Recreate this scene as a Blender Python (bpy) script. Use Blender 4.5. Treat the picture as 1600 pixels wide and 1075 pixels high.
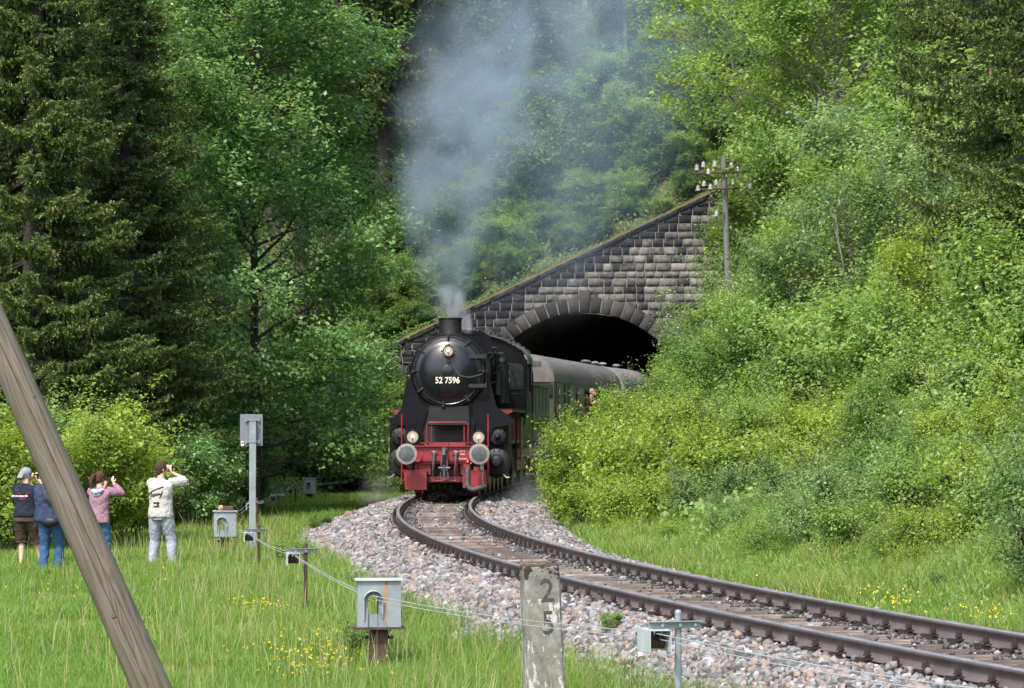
import bpy, math, random
import numpy as np
from mathutils import Vector, Matrix, Quaternion
for _o in list(bpy.data.objects): bpy.data.objects.remove(_o)
sc = bpy.context.scene
COL = sc.collection
PI = math.pi
R = math.radians

# ------------------------------------------------------------ camera
cam = bpy.data.objects.new('camera', bpy.data.cameras.new('camera'))
COL.objects.link(cam); sc.camera = cam
TILT = math.atan(129.5/4700)
cam.location = (0, 0, 1.69)
cam.rotation_euler = (PI/2+TILT, 0, 0)
cam.data.sensor_width = 36; cam.data.lens = 36*4700/1600
cam.data.clip_start = .1; cam.data.clip_end = 2000

# ------------------------------------------------------------ sky and sun
SUN_EL, SUN_AZ = R(54), R(-156)     # azimuth measured from the view direction (+Y), negative = to the left
world = bpy.data.worlds.new('World'); sc.world = world; world.use_nodes = True
wn = world.node_tree.nodes; wl = world.node_tree.links; wn.clear()
sky = wn.new('ShaderNodeTexSky'); sky.sky_type = 'NISHITA'; sky.sun_disc = False
sky.sun_elevation = SUN_EL; sky.sun_rotation = SUN_AZ
sky.air_density = 1.0; sky.dust_density = 3.0; sky.ozone_density = 1.0
bg = wn.new('ShaderNodeBackground'); bg.inputs[1].default_value = .15
wo = wn.new('ShaderNodeOutputWorld')
wl.new(sky.outputs[0], bg.inputs[0]); wl.new(bg.outputs[0], wo.inputs[0])
sun = bpy.data.objects.new('sun', bpy.data.lights.new('sun', 'SUN'))
COL.objects.link(sun)
sun.data.energy = 2.0; sun.data.angle = R(4); sun.data.color = (1, .95, .86)
_sd = Vector((math.sin(SUN_AZ)*math.cos(SUN_EL), math.cos(SUN_AZ)*math.cos(SUN_EL), math.sin(SUN_EL)))
sun.rotation_euler = _sd.to_track_quat('Z', 'Y').to_euler()
sun.location = _sd*60
sc.view_settings.view_transform = 'Standard'; sc.view_settings.look = 'None'
sc.view_settings.exposure = 1.4; sc.view_settings.gamma = 1
sc.render.engine = 'CYCLES'
cy = sc.cycles
cy.max_bounces = 7; cy.diffuse_bounces = 5; cy.glossy_bounces = 2; cy.transmission_bounces = 4
cy.volume_bounces = 1; cy.transparent_max_bounces = 6; cy.caustics_reflective = False; cy.caustics_refractive = False
cy.use_denoising = True
cy.volume_max_steps = 128

# ------------------------------------------------------------ helpers
def pix(px, py, D):
    """world point seen at photo pixel (px,py) at distance D"""
    x = (px-800)/4700; y = (537.5-py)/4700
    ca, sa = math.cos(TILT), math.sin(TILT)
    v = Vector((x, ca-y*sa, sa+y*ca))
    return Vector((0, 0, 1.69)) + v*(D/v.y)

def tag(o, label=None, cat=None, group=None, kind=None):
    if label: o['label'] = label
    if cat: o['category'] = cat
    if group: o['group'] = group
    if kind: o['kind'] = kind
    return o

def empty(name, loc=(0,0,0), rz=0, parent=None):
    o = bpy.data.objects.new(name, None); COL.objects.link(o)
    o.location = loc; o.rotation_euler = (0, 0, rz); o.empty_display_size = .2
    if parent: o.parent = parent
    return o

def copy_tree(o, parent=None):
    c = o.copy(); COL.objects.link(c); c.parent = parent
    for ch in list(o.children): copy_tree(ch, c)
    return c

class MB:
    """collects faces, builds ONE mesh object"""
    def __init__(s): s.v = []; s.f = []; s.m = []; s.sm = []; s.M = None
    def add(s, vs, fs, m=0, smooth=False):
        n = len(s.v)
        if s.M is not None: vs = [s.M @ Vector(v) for v in vs]
        s.v += [tuple(v) for v in vs]
        for f in fs: s.f.append(tuple(i+n for i in f)); s.m.append(m); s.sm.append(smooth)
        return s
    def box(s, c, d, m=0, rot=None, taper=1.0):
        x, y, z = d[0]/2, d[1]/2, d[2]/2
        vs = []
        for k in (-1, 1):
            t = taper if k > 0 else 1
            for i, j in ((-1,-1),(1,-1),(1,1),(-1,1)): vs.append(Vector((i*x*t, j*y*t, k*z)))
        if rot is not None: vs = [rot @ v for v in vs]
        c = Vector(c); vs = [v+c for v in vs]
        return s.add(vs, [(3,2,1,0),(4,5,6,7),(0,1,5,4),(1,2,6,5),(2,3,7,6),(3,0,4,7)], m)
    def cyl(s, a, b, r0, r1=None, n=16, m=0, caps=True, smooth=True):
        r1 = r0 if r1 is None else r1
        a, b = Vector(a), Vector(b); d = (b-a)
        q = d.to_track_quat('Z', 'Y') if d.length > 1e-9 else Quaternion()
        vs = []
        for p, r in ((a, r0), (b, r1)):
            for i in range(n):
                t = 2*PI*i/n; vs.append(p + q @ Vector((math.cos(t)*r, math.sin(t)*r, 0)))
        fs = [(i, (i+1) % n, n+(i+1) % n, n+i) for i in range(n)]
        s.add(vs, fs, m, smooth)
        if caps:
            k = len(s.v)-2*n
            s.f.append(tuple(range(k+n-1, k-1, -1))); s.m.append(m); s.sm.append(False)
            s.f.append(tuple(range(k+n, k+2*n))); s.m.append(m); s.sm.append(False)
        return s
    def tube(s, path, r, n=8, m=0, caps=True, flat=1.0):
        P = [Vector(p) for p in path]; rs = r if isinstance(r, (list, tuple)) else [r]*len(P)
        vs = []; up = Vector((0, 0, 1)); prev = None
        for i, p in enumerate(P):
            t = (P[min(i+1, len(P)-1)]-P[max(i-1, 0)]).normalized()
            if prev is None:
                a = t.orthogonal().normalized()
            else:
                a = (prev - t*prev.dot(t)); a = a.normalized() if a.length > 1e-6 else t.orthogonal().normalized()
            prev = a; b = t.cross(a)
            for k in range(n):
                th = 2*PI*k/n; vs.append(p + a*math.cos(th)*rs[i] + b*math.sin(th)*rs[i]*flat)
        fs = []
        for i in range(len(P)-1):
            for k in range(n):
                fs.append((i*n+k, i*n+(k+1) % n, (i+1)*n+(k+1) % n, (i+1)*n+k))
        s.add(vs, fs, m, True)
        if caps:
            k = len(s.v)-len(P)*n
            s.f.append(tuple(range(k+n-1, k-1, -1))); s.m.append(m); s.sm.append(False)
            e = k+(len(P)-1)*n
            s.f.append(tuple(range(e, e+n))); s.m.append(m); s.sm.append(False)
        return s
    def lathe(s, prof, origin, axis=(0,0,1), n=32, m=0):
        """prof = [(radius, height)...]"""
        o = Vector(origin); q = Vector(axis).to_track_quat('Z', 'Y'); vs = []
        for r, h in prof:
            for i in range(n):
                t = 2*PI*i/n; vs.append(o + q @ Vector((math.cos(t)*max(r, 1e-4), math.sin(t)*max(r, 1e-4), h)))
        fs = []
        for j in range(len(prof)-1):
            for i in range(n): fs.append((j*n+i, j*n+(i+1) % n, (j+1)*n+(i+1) % n, (j+1)*n+i))
        s.add(vs, fs, m, True)
        k = len(s.v)-len(prof)*n
        s.f.append(tuple(range(k+n-1, k-1, -1))); s.m.append(m); s.sm.append(False)
        e = k+(len(prof)-1)*n
        s.f.append(tuple(range(e, e+n))); s.m.append(m); s.sm.append(False)
        return s
    def prism(s, poly, a, b, axis='y', m=0):
        """2D polygon extruded between a and b along axis ('y': poly in x,z; 'x': poly in y,z; 'z': poly in x,y)"""
        n = len(poly)
        mk = {'y': lambda p, h: (p[0], h, p[1]), 'x': lambda p, h: (h, p[0], p[1]), 'z': lambda p, h: (p[0], p[1], h)}[axis]
        vs = [mk(p, a) for p in poly]+[mk(p, b) for p in poly]
        fs = [tuple(range(n-1, -1, -1)), tuple(range(n, 2*n))]+[(i, (i+1) % n, n+(i+1) % n, n+i) for i in range(n)]
        return s.add(vs, fs, m)
    def ball(s, c, r, m=0, n=12, sq=(1,1,1)):
        c = Vector(c); vs = []; fs = []; k = n//2
        for j in range(k+1):
            ph = PI*j/k
            for i in range(n):
                t = 2*PI*i/n
                vs.append(c+Vector((math.sin(ph)*math.cos(t)*r*sq[0], math.sin(ph)*math.sin(t)*r*sq[1], -math.cos(ph)*r*sq[2])))
        for j in range(k):
            for i in range(n): fs.append((j*n+i, j*n+(i+1) % n, (j+1)*n+(i+1) % n, (j+1)*n+i))
        return s.add(vs, fs, m, True)
    def torus(s, c, axis, r, t, n=32, k=8, m=0, a0=0, a1=2*PI):
        c = Vector(c); q = Vector(axis).to_track_quat('Z', 'Y')
        path = [c+q@Vector((math.cos(a0+(a1-a0)*i/n)*r, math.sin(a0+(a1-a0)*i/n)*r, 0)) for i in range(n+1)]
        return s.tube(path, t, k, m)
    def build(s, name, mats, parent=None, bevel=0, loc=None):
        me = bpy.data.meshes.new(name)
        me.from_pydata(s.v, [], s.f)
        mats = mats if isinstance(mats, (list, tuple)) else [mats]
        for mt in mats: me.materials.append(mt)
        me.polygons.foreach_set('material_index', s.m); me.polygons.foreach_set('use_smooth', s.sm)
        me.update()
        if any(s.sm): me.set_sharp_from_angle(angle=R(40))
        # consistent outward normals
        import bmesh
        bm = bmesh.new(); bm.from_mesh(me); bmesh.ops.recalc_face_normals(bm, faces=bm.faces); bm.to_mesh(me); bm.free()
        o = bpy.data.objects.new(name, me); COL.objects.link(o)
        if parent: o.parent = parent
        if loc is not None: o.location = loc
        if bevel:
            b = o.modifiers.new('bevel', 'BEVEL'); b.width = bevel; b.segments = 2; b.limit_method = 'ANGLE'; b.angle_limit = R(50)
        return o

def np_mesh(name, V, F, mats, tint=None, parent=None, midx=None, smooth=False):
    """V (n,3), F (m,k) arrays -> object; tint = per-face float attribute"""
    me = bpy.data.meshes.new(name)
    V = np.ascontiguousarray(V, dtype=np.float32); F = np.ascontiguousarray(F, dtype=np.int32)
    m, k = F.shape
    me.vertices.add(len(V)); me.vertices.foreach_set('co', V.ravel())
    me.loops.add(m*k); me.loops.foreach_set('vertex_index', F.ravel())
    me.polygons.add(m); me.polygons.foreach_set('loop_start', np.arange(0, m*k, k, dtype=np.int32))
    try: me.polygons.foreach_set('loop_total', np.full(m, k, dtype=np.int32))
    except Exception: pass
    for mt in (mats if isinstance(mats, (list, tuple)) else [mats]): me.materials.append(mt)
    if midx is not None: me.polygons.foreach_set('material_index', np.ascontiguousarray(midx, dtype=np.int32))
    if smooth: me.polygons.foreach_set('use_smooth', np.ones(m, dtype=bool))
    me.update(calc_edges=True); me.validate()
    if tint is not None:
        a = me.attributes.new('tint', 'FLOAT', 'FACE'); a.data.foreach_set('value', np.ascontiguousarray(tint, dtype=np.float32))
    o = bpy.data.objects.new(name, me); COL.objects.link(o)
    if parent: o.parent = parent
    return o

def vnoise(x, y, seed=0, s=1.0):
    """smooth 2-D value noise on numpy arrays, 0..1"""
    x = np.asarray(x)*s+seed*17.3; y = np.asarray(y)*s+seed*9.1
    xi = np.floor(x).astype(np.int64); yi = np.floor(y).astype(np.int64); fx = x-xi; fy = y-yi
    fx = fx*fx*(3-2*fx); fy = fy*fy*(3-2*fy)
    def h(a, b):
        v = np.sin(a*127.1+b*311.7+seed*74.7)*43758.5453
        return v-np.floor(v)
    return (h(xi, yi)*(1-fx)+h(xi+1, yi)*fx)*(1-fy)+(h(xi, yi+1)*(1-fx)+h(xi+1, yi+1)*fx)*fy

# ------------------------------------------------------------ materials
def new_mat(name):
    m = bpy.data.materials.new(name); m.use_nodes = True
    nt = m.node_tree; nt.nodes.clear()
    out = nt.nodes.new('ShaderNodeOutputMaterial')
    return m, nt, out
def ramp(nt, stops, fac, interp='LINEAR'):
    r = nt.nodes.new('ShaderNodeValToRGB'); r.color_ramp.interpolation = interp
    e = r.color_ramp.elements
    while len(e) < len(stops): e.new(.5)
    for i, (p, c) in enumerate(stops): e[i].position = p; e[i].color = (*c, 1)
    nt.links.new(fac, r.inputs[0]); return r.outputs[0]
def mathn(nt, op, a, b=None, clamp=False, c=None):
    n = nt.nodes.new('ShaderNodeMath'); n.operation = op; n.use_clamp = clamp
    for i, v in enumerate((a, b, c)):
        if v is None: continue
        if isinstance(v, (int, float)): n.inputs[i].default_value = v
        else: nt.links.new(v, n.inputs[i])
    return n.outputs[0]
def noise(nt, vec, scale, detail=4, rough=.55, dist=0):
    n = nt.nodes.new('ShaderNodeTexNoise'); n.inputs['Scale'].default_value = scale
    n.inputs['Detail'].default_value = detail; n.inputs['Roughness'].default_value = rough; n.inputs['Distortion'].default_value = dist
    if vec is not None: nt.links.new(vec, n.inputs['Vector'])
    return n.outputs['Fac']
def coords(nt, which='Object', scale=None, rot=None):
    t = nt.nodes.new('ShaderNodeTexCoord'); o = t.outputs[which]
    if scale or rot:
        mp = nt.nodes.new('ShaderNodeMapping')
        if scale: mp.inputs['Scale'].default_value = scale
        if rot: mp.inputs['Rotation'].default_value = rot
        nt.links.new(o, mp.inputs[0]); o = mp.outputs[0]
    return o
def principled(nt, out, col, rough=.6, metal=0, bumpf=None, bump=.1, dist=.02, spec=.5, roughin=None):
    p = nt.nodes.new('ShaderNodeBsdfPrincipled')
    if isinstance(col, (tuple, list)): p.inputs['Base Color'].default_value = (*col, 1)
    else: nt.links.new(col, p.inputs['Base Color'])
    p.inputs['Roughness'].default_value = rough; p.inputs['Metallic'].default_value = metal
    p.inputs['Specular IOR Level'].default_value = spec
    if roughin is not None: nt.links.new(roughin, p.inputs['Roughness'])
    if bumpf is not None:
        b = nt.nodes.new('ShaderNodeBump'); b.inputs['Strength'].default_value = bump; b.inputs['Distance'].default_value = dist
        nt.links.new(bumpf, b.inputs['Height']); nt.links.new(b.outputs[0], p.inputs['Normal'])
    nt.links.new(p.outputs[0], out.inputs[0]); return p
def M_noisy(name, c0, c1, scale=6, rough=.6, metal=0, bump=.15, stretch=None, c2=None, spec=.5, detail=5, dist=.01, r2=None):
    m, nt, out = new_mat(name)
    v = coords(nt, 'Object', stretch)
    f = noise(nt, v, scale, detail, .6)
    st = [(.3, c0), (.65, c1)] + ([(.78, c2)] if c2 else [])
    col = ramp(nt, st, f)
    f2 = noise(nt, v, scale*5, 4, .6)
    ri = None
    if r2 is not None:
        mr = nt.nodes.new('ShaderNodeMapRange'); nt.links.new(f, mr.inputs[0])
        mr.inputs[1].default_value = .3; mr.inputs[2].default_value = .7; mr.inputs[3].default_value = rough; mr.inputs[4].default_value = r2
        ri = mr.outputs[0]
    principled(nt, out, col, rough, metal, f2, bump, dist, spec, ri)
    return m
def M_leaf(name, stops, trans=.35, rough=.5, spec=.35, vary=.34):
    m, nt, out = new_mat(name)
    a = nt.nodes.new('ShaderNodeAttribute'); a.attribute_name = 'tint'
    oi = nt.nodes.new('ShaderNodeObjectInfo')
    f = mathn(nt, 'ADD', a.outputs['Fac'], mathn(nt, 'MULTIPLY', mathn(nt, 'SUBTRACT', oi.outputs['Random'], .5), vary), True)
    col = ramp(nt, stops, f)
    p = nt.nodes.new('ShaderNodeBsdfPrincipled'); nt.links.new(col, p.inputs['Base Color'])
    p.inputs['Roughness'].default_value = rough; p.inputs['Specular IOR Level'].default_value = spec
    t = nt.nodes.new('ShaderNodeBsdfTranslucent')
    hs = nt.nodes.new('ShaderNodeHueSaturation'); hs.inputs['Hue'].default_value = .485; hs.inputs['Saturation'].default_value = 1.1; hs.inputs['Value'].default_value = 1.5
    nt.links.new(col, hs.inputs['Color']); nt.links.new(hs.outputs[0], t.inputs[0])
    mx = nt.nodes.new('ShaderNodeMixShader'); mx.inputs[0].default_value = trans
    nt.links.new(p.outputs[0], mx.inputs[1]); nt.links.new(t.outputs[0], mx.inputs[2]); nt.links.new(mx.outputs[0], out.inputs[0])
    return m
def M_emit(name, col, s):
    m, nt, out = new_mat(name)
    e = nt.nodes.new('ShaderNodeEmission'); e.inputs[0].default_value = (*col, 1); e.inputs[1].default_value = s
    nt.links.new(e.outputs[0], out.inputs[0]); return m
def M_tint(name, stops, rough=.8, bump=.3, scale=12, dist=.01, spec=.4, nmix=.35):
    """colour from the per-face tint, broken up by noise"""
    m, nt, out = new_mat(name)
    a = nt.nodes.new('ShaderNodeAttribute'); a.attribute_name = 'tint'
    v = coords(nt); n = noise(nt, v, scale, 5, .65)
    f = mathn(nt, 'ADD', a.outputs['Fac'], mathn(nt, 'MULTIPLY', mathn(nt, 'SUBTRACT', n, .5), nmix*2), True)
    col = ramp(nt, stops, f)
    principled(nt, out, col, rough, 0, noise(nt, v, scale*4, 4), bump, dist, spec)
    return m

MAT = {}
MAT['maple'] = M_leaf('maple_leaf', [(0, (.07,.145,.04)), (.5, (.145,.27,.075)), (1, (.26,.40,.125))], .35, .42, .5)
MAT['lush'] = M_leaf('lush_leaf', [(0, (.065,.13,.026)), (.5, (.175,.28,.06)), (1, (.30,.40,.12))], .4)
MAT['yellowish'] = M_leaf('yellowish_leaf', [(0, (.09,.16,.02)), (.5, (.225,.32,.046)), (1, (.35,.44,.09))], .4)
MAT['greyleaf'] = M_leaf('willow_leaf', [(0, (.075,.14,.04)), (.5, (.175,.265,.082)), (1, (.31,.42,.18))], .38, .5, .3)
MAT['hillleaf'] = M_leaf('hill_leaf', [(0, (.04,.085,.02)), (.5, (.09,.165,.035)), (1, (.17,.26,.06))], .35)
MAT['spruce'] = M_leaf('spruce_needles', [(0, (.034,.058,.018)), (.45, (.082,.125,.033)), (.62, (.11,.155,.036)), (.8, (.20,.26,.05)), (1, (.28,.34,.07))], .25, .6, .25, .06)
MAT['grass'] = M_leaf('grass_blade', [(0, (.06,.125,.018)), (.45, (.135,.25,.036)), (.75, (.21,.29,.06)), (.9, (.32,.31,.14)), (1, (.36,.29,.18))], .35, .5, .3, 0)
MAT['bark'] = M_noisy('bark', (.022,.018,.015), (.06,.05,.042), 9, .9, 0, .6, (1,1,.25), dist=.03)
MAT['greybark'] = M_noisy('grey_bark', (.10,.09,.08), (.24,.22,.2), 8, .9, 0, .5, (1,1,.3), dist=.03)
MAT['deadwood'] = M_noisy('dead_wood', (.2,.18,.16), (.42,.39,.35), 8, .85, 0, .4, (1,1,.2))
MAT['petal'] = M_leaf('flower_petal', [(0, (.62,.42,.01)), (1, (.8,.6,.03))], .2, .5, .3, 0)
MAT['blossom'] = M_leaf('pale_blossom', [(0, (.45,.36,.3)), (1, (.75,.7,.6))], .3, .5, .3, 0)
MAT['cone'] = M_noisy('spruce_cone', (.16,.07,.04), (.32,.16,.09), 40, .7)
# ------------------------------------------------------------ track line and terrain
Q4 = np.array([11.592257310209815, -42.182607983092, 38.15279854360101, -7.212588849212961, 0.15744886392213742])
Q4 = np.polyfit([0], [0], 0) if False else np.array([0.15744886392213742, -7.212588849212961, 38.15279854360101, -42.182607983092, 11.592257310209815])
def tx(D):
    D = np.asarray(D, dtype=float); Dc = np.clip(D, 8, 122)
    v = np.polyval(Q4, Dc/100); s = np.polyval(np.polyder(Q4), Dc/100)/100
    return v+(D-Dc)*s
def tslope(D):
    return np.polyval(np.polyder(Q4), np.clip(D, 8, 122)/100)/100
def sst(x, a, b):
    t = np.clip((np.asarray(x, dtype=float)-a)/(b-a), 0, 1); return t*t*(3-2*t)
def lat(X, Y):
    return (X-tx(Y))/np.sqrt(1+tslope(Y)**2)
def wall_line(X): return np.clip(6.62+(np.asarray(X)+1.4)*.467, 1.4, 14)
PORTAL_Y = 120.0
def yp(X): return PORTAL_Y+np.clip((2.91-np.asarray(X))*.1228, -1.2, 1.7)
def footL(Y): return 2.25+.85*sst(Y, 48, 64)
def footR(Y): return 1.75+.75*sst(Y, 40, 65)
def front_z(X, Y):
    X = np.asarray(X, dtype=float); Y = np.asarray(Y, dtype=float)
    d = lat(X, Y)
    dl = -d
    fl, fr = footL(Y), footR(Y)
    zl = np.where(dl < 1.45, -.21, -.21-(.57)*np.clip((dl-1.45)/(fl-1.45), 0, 1))
    zl = zl+.5*np.clip(dl-7.6, 0, 40)*sst(Y, 92, 112)+.10*np.clip(dl-9, 0, 60)*sst(Y, 50, 80)
    zl = zl+.06*(vnoise(X, Y, 3, .5)-.5)*sst(dl, 2.5, 4)
    zr = np.where(d < 1.45, -.21, -.21-.08*np.clip((d-1.45)/(fr-1.45), 0, 1))
    k = .26+.24*sst(Y, 48, 66)
    rr = np.clip(d-fr-.3, 0, 100)
    zr = zr+k*rr*np.clip(rr/1.5, 0, 1)
    zr = np.minimum(zr, 9+.1*rr)
    zr = zr+.10*(vnoise(X, Y, 5, .6)-.5)*sst(d, 2.5, 4)
    z = np.where(d < 0, zl, zr)
    lim = wall_line(X)-.4
    z = np.where(Y > 108, np.minimum(z, lim+(PORTAL_Y-np.minimum(Y, PORTAL_Y))*1.2), z)
    return z
def hill_z(X, Y):
    X = np.asarray(X, dtype=float); Y = np.asarray(Y, dtype=float)
    b = np.clip(Y-yp(X)-.8, 0, 300)
    z = wall_line(X)-.12+.62*np.minimum(b, 32)+.3*np.clip(b-32, 0, 200)
    return z+.5*(vnoise(X, Y, 8, .25)-.5)*np.clip(b/4, 0, 1)
def gz(X, Y):
    return float(front_z(X, Y) if Y < yp(X)+.6 else hill_z(X, Y))

MAT['soil'] = M_noisy('forest_soil', (.03,.035,.012), (.07,.085,.02), 1.5, .95, 0, .5, c2=(.07,.05,.03), dist=.05)
MAT['turf'] = M_noisy('turf', (.05,.095,.016), (.09,.15,.025), .9, .95, 0, .6, c2=(.13,.14,.05), dist=.05)

def sheet(name, xs, ys, zf, mat, keep=None):
    X, Y = np.meshgrid(xs, ys); Y = Y+(yp(X)-PORTAL_Y)*sst(Y, 100, 120); Z = zf(X, Y)
    V = np.stack([X.ravel(), Y.ravel(), Z.ravel()], 1); nx, ny = len(xs), len(ys)
    i = np.arange(nx*ny).reshape(ny, nx)
    F = np.stack([i[:-1,:-1].ravel(), i[:-1,1:].ravel(), i[1:,1:].ravel(), i[1:,:-1].ravel()], 1)
    if keep is not None:
        c = V[F].mean(1); F = F[keep(c)]
    return np_mesh(name, V, F, mat, smooth=True)
xs = np.unique(np.concatenate([np.arange(-70, -14, 2.5), np.arange(-14, 16, .4), np.arange(16, 70, 2.5)]))
ys = np.concatenate([np.arange(-30, 8, 3), np.arange(8, 120, .8), [PORTAL_Y+.45]])
g = sheet('ground', xs, ys, front_z, MAT['turf']); tag(g, kind='structure')
# the floor of the tunnel, behind the portal
g2 = sheet('tunnel_ground', np.arange(-2, 18, .8), np.arange(PORTAL_Y+.45, 166, 1.5), lambda X, Y: X*0-.22, MAT['soil'],
           lambda c: np.abs(lat(c[:,0], c[:,1])) < 5.2); tag(g2, kind='structure')
hy = np.concatenate([[PORTAL_Y+.6], np.arange(121.5, 190, 1.2), np.arange(190, 330, 8)])
h = sheet('hill', np.concatenate([np.arange(-120, -40, 6), np.arange(-40, 40, 1.2), np.arange(40, 120, 6)]), hy, hill_z, MAT['soil']); tag(h, kind='structure')

# ------------------------------------------------------------ ballast
MAT['stone'] = M_tint('ballast_stone', [(0, (.045,.042,.04)), (.2, (.10,.094,.089)), (.45, (.175,.165,.155)), (.54, (.21,.145,.115)), (.66, (.25,.195,.165)), (.80, (.155,.165,.19)), (1, (.34,.325,.31))], .85, .3, 20, .004, nmix=.12)
MAT['bed'] = M_noisy('ballast_bed', (.04,.034,.03), (.13,.11,.098), 14, .95, 0, 1.0, c2=(.19,.17,.155), dist=.05)
def along(ds, Ys, zf):
    """sheet in track coordinates (d lateral, Y)"""
    D, Y = np.meshgrid(ds, Ys); s = tslope(Y); k = np.sqrt(1+s*s)
    X = tx(Y)+D*1/k; YY = Y-D*s/k
    return X, YY, zf(D, Y)
def ballast_z(D, Y):
    ad = np.abs(D)
    f = np.where(D < 0, footL(Y), footR(Y))
    drop = np.where(D < 0, .62, .16)
    z = np.where(ad < .62, -.238, np.where(ad < 1.1, -.245, np.where(ad < 1.4, -.215, -.195-drop*np.clip((ad-1.4)/(f+.15-1.4), 0, 1.2))))
    return z+.015
ds = np.array([-3.5,-3.2,-2.9,-2.6,-2.3,-2,-1.7,-1.4,-1.1,-.7,0,.7,1.1,1.4,1.7,2,2.3,2.6])
Ys = np.arange(9, 160, .7)
X, Y, Z = along(ds, Ys, ballast_z)
okd = np.where(ds[None,:] < 0, -ds[None,:] <= footL(Ys)[:,None]+.35, ds[None,:] <= footR(Ys)[:,None]+.3)
nx, ny = len(ds), len(Ys); ii = np.arange(nx*ny).reshape(ny, nx)
F = np.stack([ii[:-1,:-1], ii[:-1,1:], ii[1:,1:], ii[1:,:-1]], -1)[okd[:-1,:-1] & okd[:-1,1:]]
b = np_mesh('ballast_bed', np.stack([X.ravel(), Y.ravel(), Z.ravel()], 1), F, MAT['bed'], smooth=True); tag(b, kind='structure')

def stones():
    rng = np.random.default_rng(11)
    n = 200000
    # screen-driven density: more stones nearby, larger ones far off
    Y = 15+(100-15)*rng.random(n*3)**1.55
    D = rng.uniform(-3.4, 2.75, n*3)
    keep = np.where(D < 0, -D < footL(Y)+.1+.25*(vnoise(D*0, Y, 2, .8)-.3), D < footR(Y)+.1)
    # thin stones between the rails over the sleepers
    mid = (np.abs(D) < .62)
    keep &= ~(mid & (rng.random(n*3) > .60))
    Y, D = Y[keep][:n], D[keep][:n]; n = len(Y)
    s = tslope(Y); k = np.sqrt(1+s*s)
    X = tx(Y)+D/k; YY = Y-D*s/k
    Z = ballast_z(D, Y)+rng.uniform(-.012, .022, n)
    # keep the rail heads and fastenings clear: low stones near the rails
    ar = np.abs(np.abs(D)-.755)
    size = rng.uniform(.022, .053, n)*(1+.012*np.clip(YY-30, 0, 60))*np.where(rng.random(n) < .08, 1.4, 1)
    size = np.where(ar < .24, size*.8, size); size = np.where(np.abs(D) < .62, size*.58, size)
    Z = np.where(ar < .10, Z-.05, Z)
    # hold clear of sleepers' tops: between the sleepers only
    ph = (arc_of(Y) % .6)/.6
    onsl = (np.abs(D) < 1.25) & (np.abs(ph-.5) > .29)
    far = YY > 55
    Z = np.where(onsl & (np.abs(D) < .62) & (rng.random(n) < .94), Z-.2, Z); Z = np.where(onsl & (rng.random(n) < .8), Z-.04, Z)
    Z = np.where((np.abs(D) < 1.15) & (rng.random(n) < .03), Z+.05, Z)
    Z = np.where((ar < .35) & (ar > .07) & ~onsl, Z+.045, Z)
    # unit stone shapes: cubes with pushed corners
    base = np.array([[x, y, z] for x in (-1, 1) for y in (-1, 1) for z in (-1, 1)], dtype=float)
    faces = np.array([[0,1,3,2],[4,6,7,5],[0,4,5,1],[2,3,7,6],[0,2,6,4],[1,5,7,3]])
    NV = 40
    shapes = base[None]*(rng.uniform(.45, 1.0, (NV, 8, 3)))
    q = rng.normal(size=(n, 4)); q /= np.linalg.norm(q, axis=1)[:, None]
    w, x, y, z = q.T
    Rm = np.stack([1-2*(y*y+z*z), 2*(x*y-z*w), 2*(x*z+y*w), 2*(x*y+z*w), 1-2*(x*x+z*z), 2*(y*z-x*w), 2*(x*z-y*w), 2*(y*z+x*w), 1-2*(x*x+y*y)], 1).reshape(n, 3, 3)
    sh = shapes[rng.integers(0, NV, n)]*(rng.uniform(.6, 1.15, (n, 1, 3)))
    V = np.einsum('nij,nkj->nki', Rm, sh)*size[:, None, None]
    V[..., 2] *= .85
    V += np.stack([X, YY, Z], 1)[:, None, :]
    Fs = faces[None]+(np.arange(n)*8)[:, None, None]
    tv = rng.random(n); tv = np.where((np.abs(D) < .66) & (rng.random(n) < .75), tv*.22, tv); t = np.repeat(tv, 6)
    o = np_mesh('ballast_stones', V.reshape(-1, 3), Fs.reshape(-1, 4), MAT['stone'], t)
    tag(o, 'crushed pink and grey ballast stones heaped along the curving track', 'gravel', kind='stuff')
# arc length table along the track
_Yt = np.linspace(5, 165, 4001); _ds = np.sqrt(1+tslope(_Yt)**2)*(_Yt[1]-_Yt[0]); _At = np.concatenate([[0], np.cumsum(_ds)[:-1]])
def arc_of(Y): return np.interp(Y, _Yt, _At)
def y_of_arc(a): return np.interp(a, _At, _Yt)
stones()

# ------------------------------------------------------------ railway track
MAT['rail'] = M_noisy('rail_rust', (.085,.062,.058), (.135,.102,.095), 3, .6, .2, .2, (1,1,1), r2=.75)
MAT['railhead'] = M_noisy('rail_head', (.30,.27,.26), (.42,.39,.38), 4, .32, .75, .05, r2=.5)
def M_sleeper():
    m, nt, out = new_mat('sleeper_steel'); v = coords(nt, 'Object', (1, 9, 9)); oi = nt.nodes.new('ShaderNodeObjectInfo')
    f = mathn(nt, 'ADD', noise(nt, v, 3.2, 5, .65), mathn(nt, 'MULTIPLY', mathn(nt, 'SUBTRACT', oi.outputs['Random'], .5), .22))
    col = ramp(nt, [(.28, (.040,.028,.024)), (.48, (.10,.074,.062)), (.6, (.18,.145,.125)), (.75, (.33,.29,.26))], f)
    principled(nt, out, col, .7, .1, f, .6, .01, .3); return m
MAT['sleeper'] = M_sleeper()
MAT['fast'] = M_noisy('fastening_steel', (.018,.012,.010), (.045,.030,.024), 14, .7, .3, .3)
track = empty('railway_track', (float(tx(20)), 20, -.2)); tag(track, 'curved single railway track with rusty rails and worn brown sleepers', 'railway track')
def off(o, pt=track): return o
ROOT_T = track.location.copy()
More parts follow.
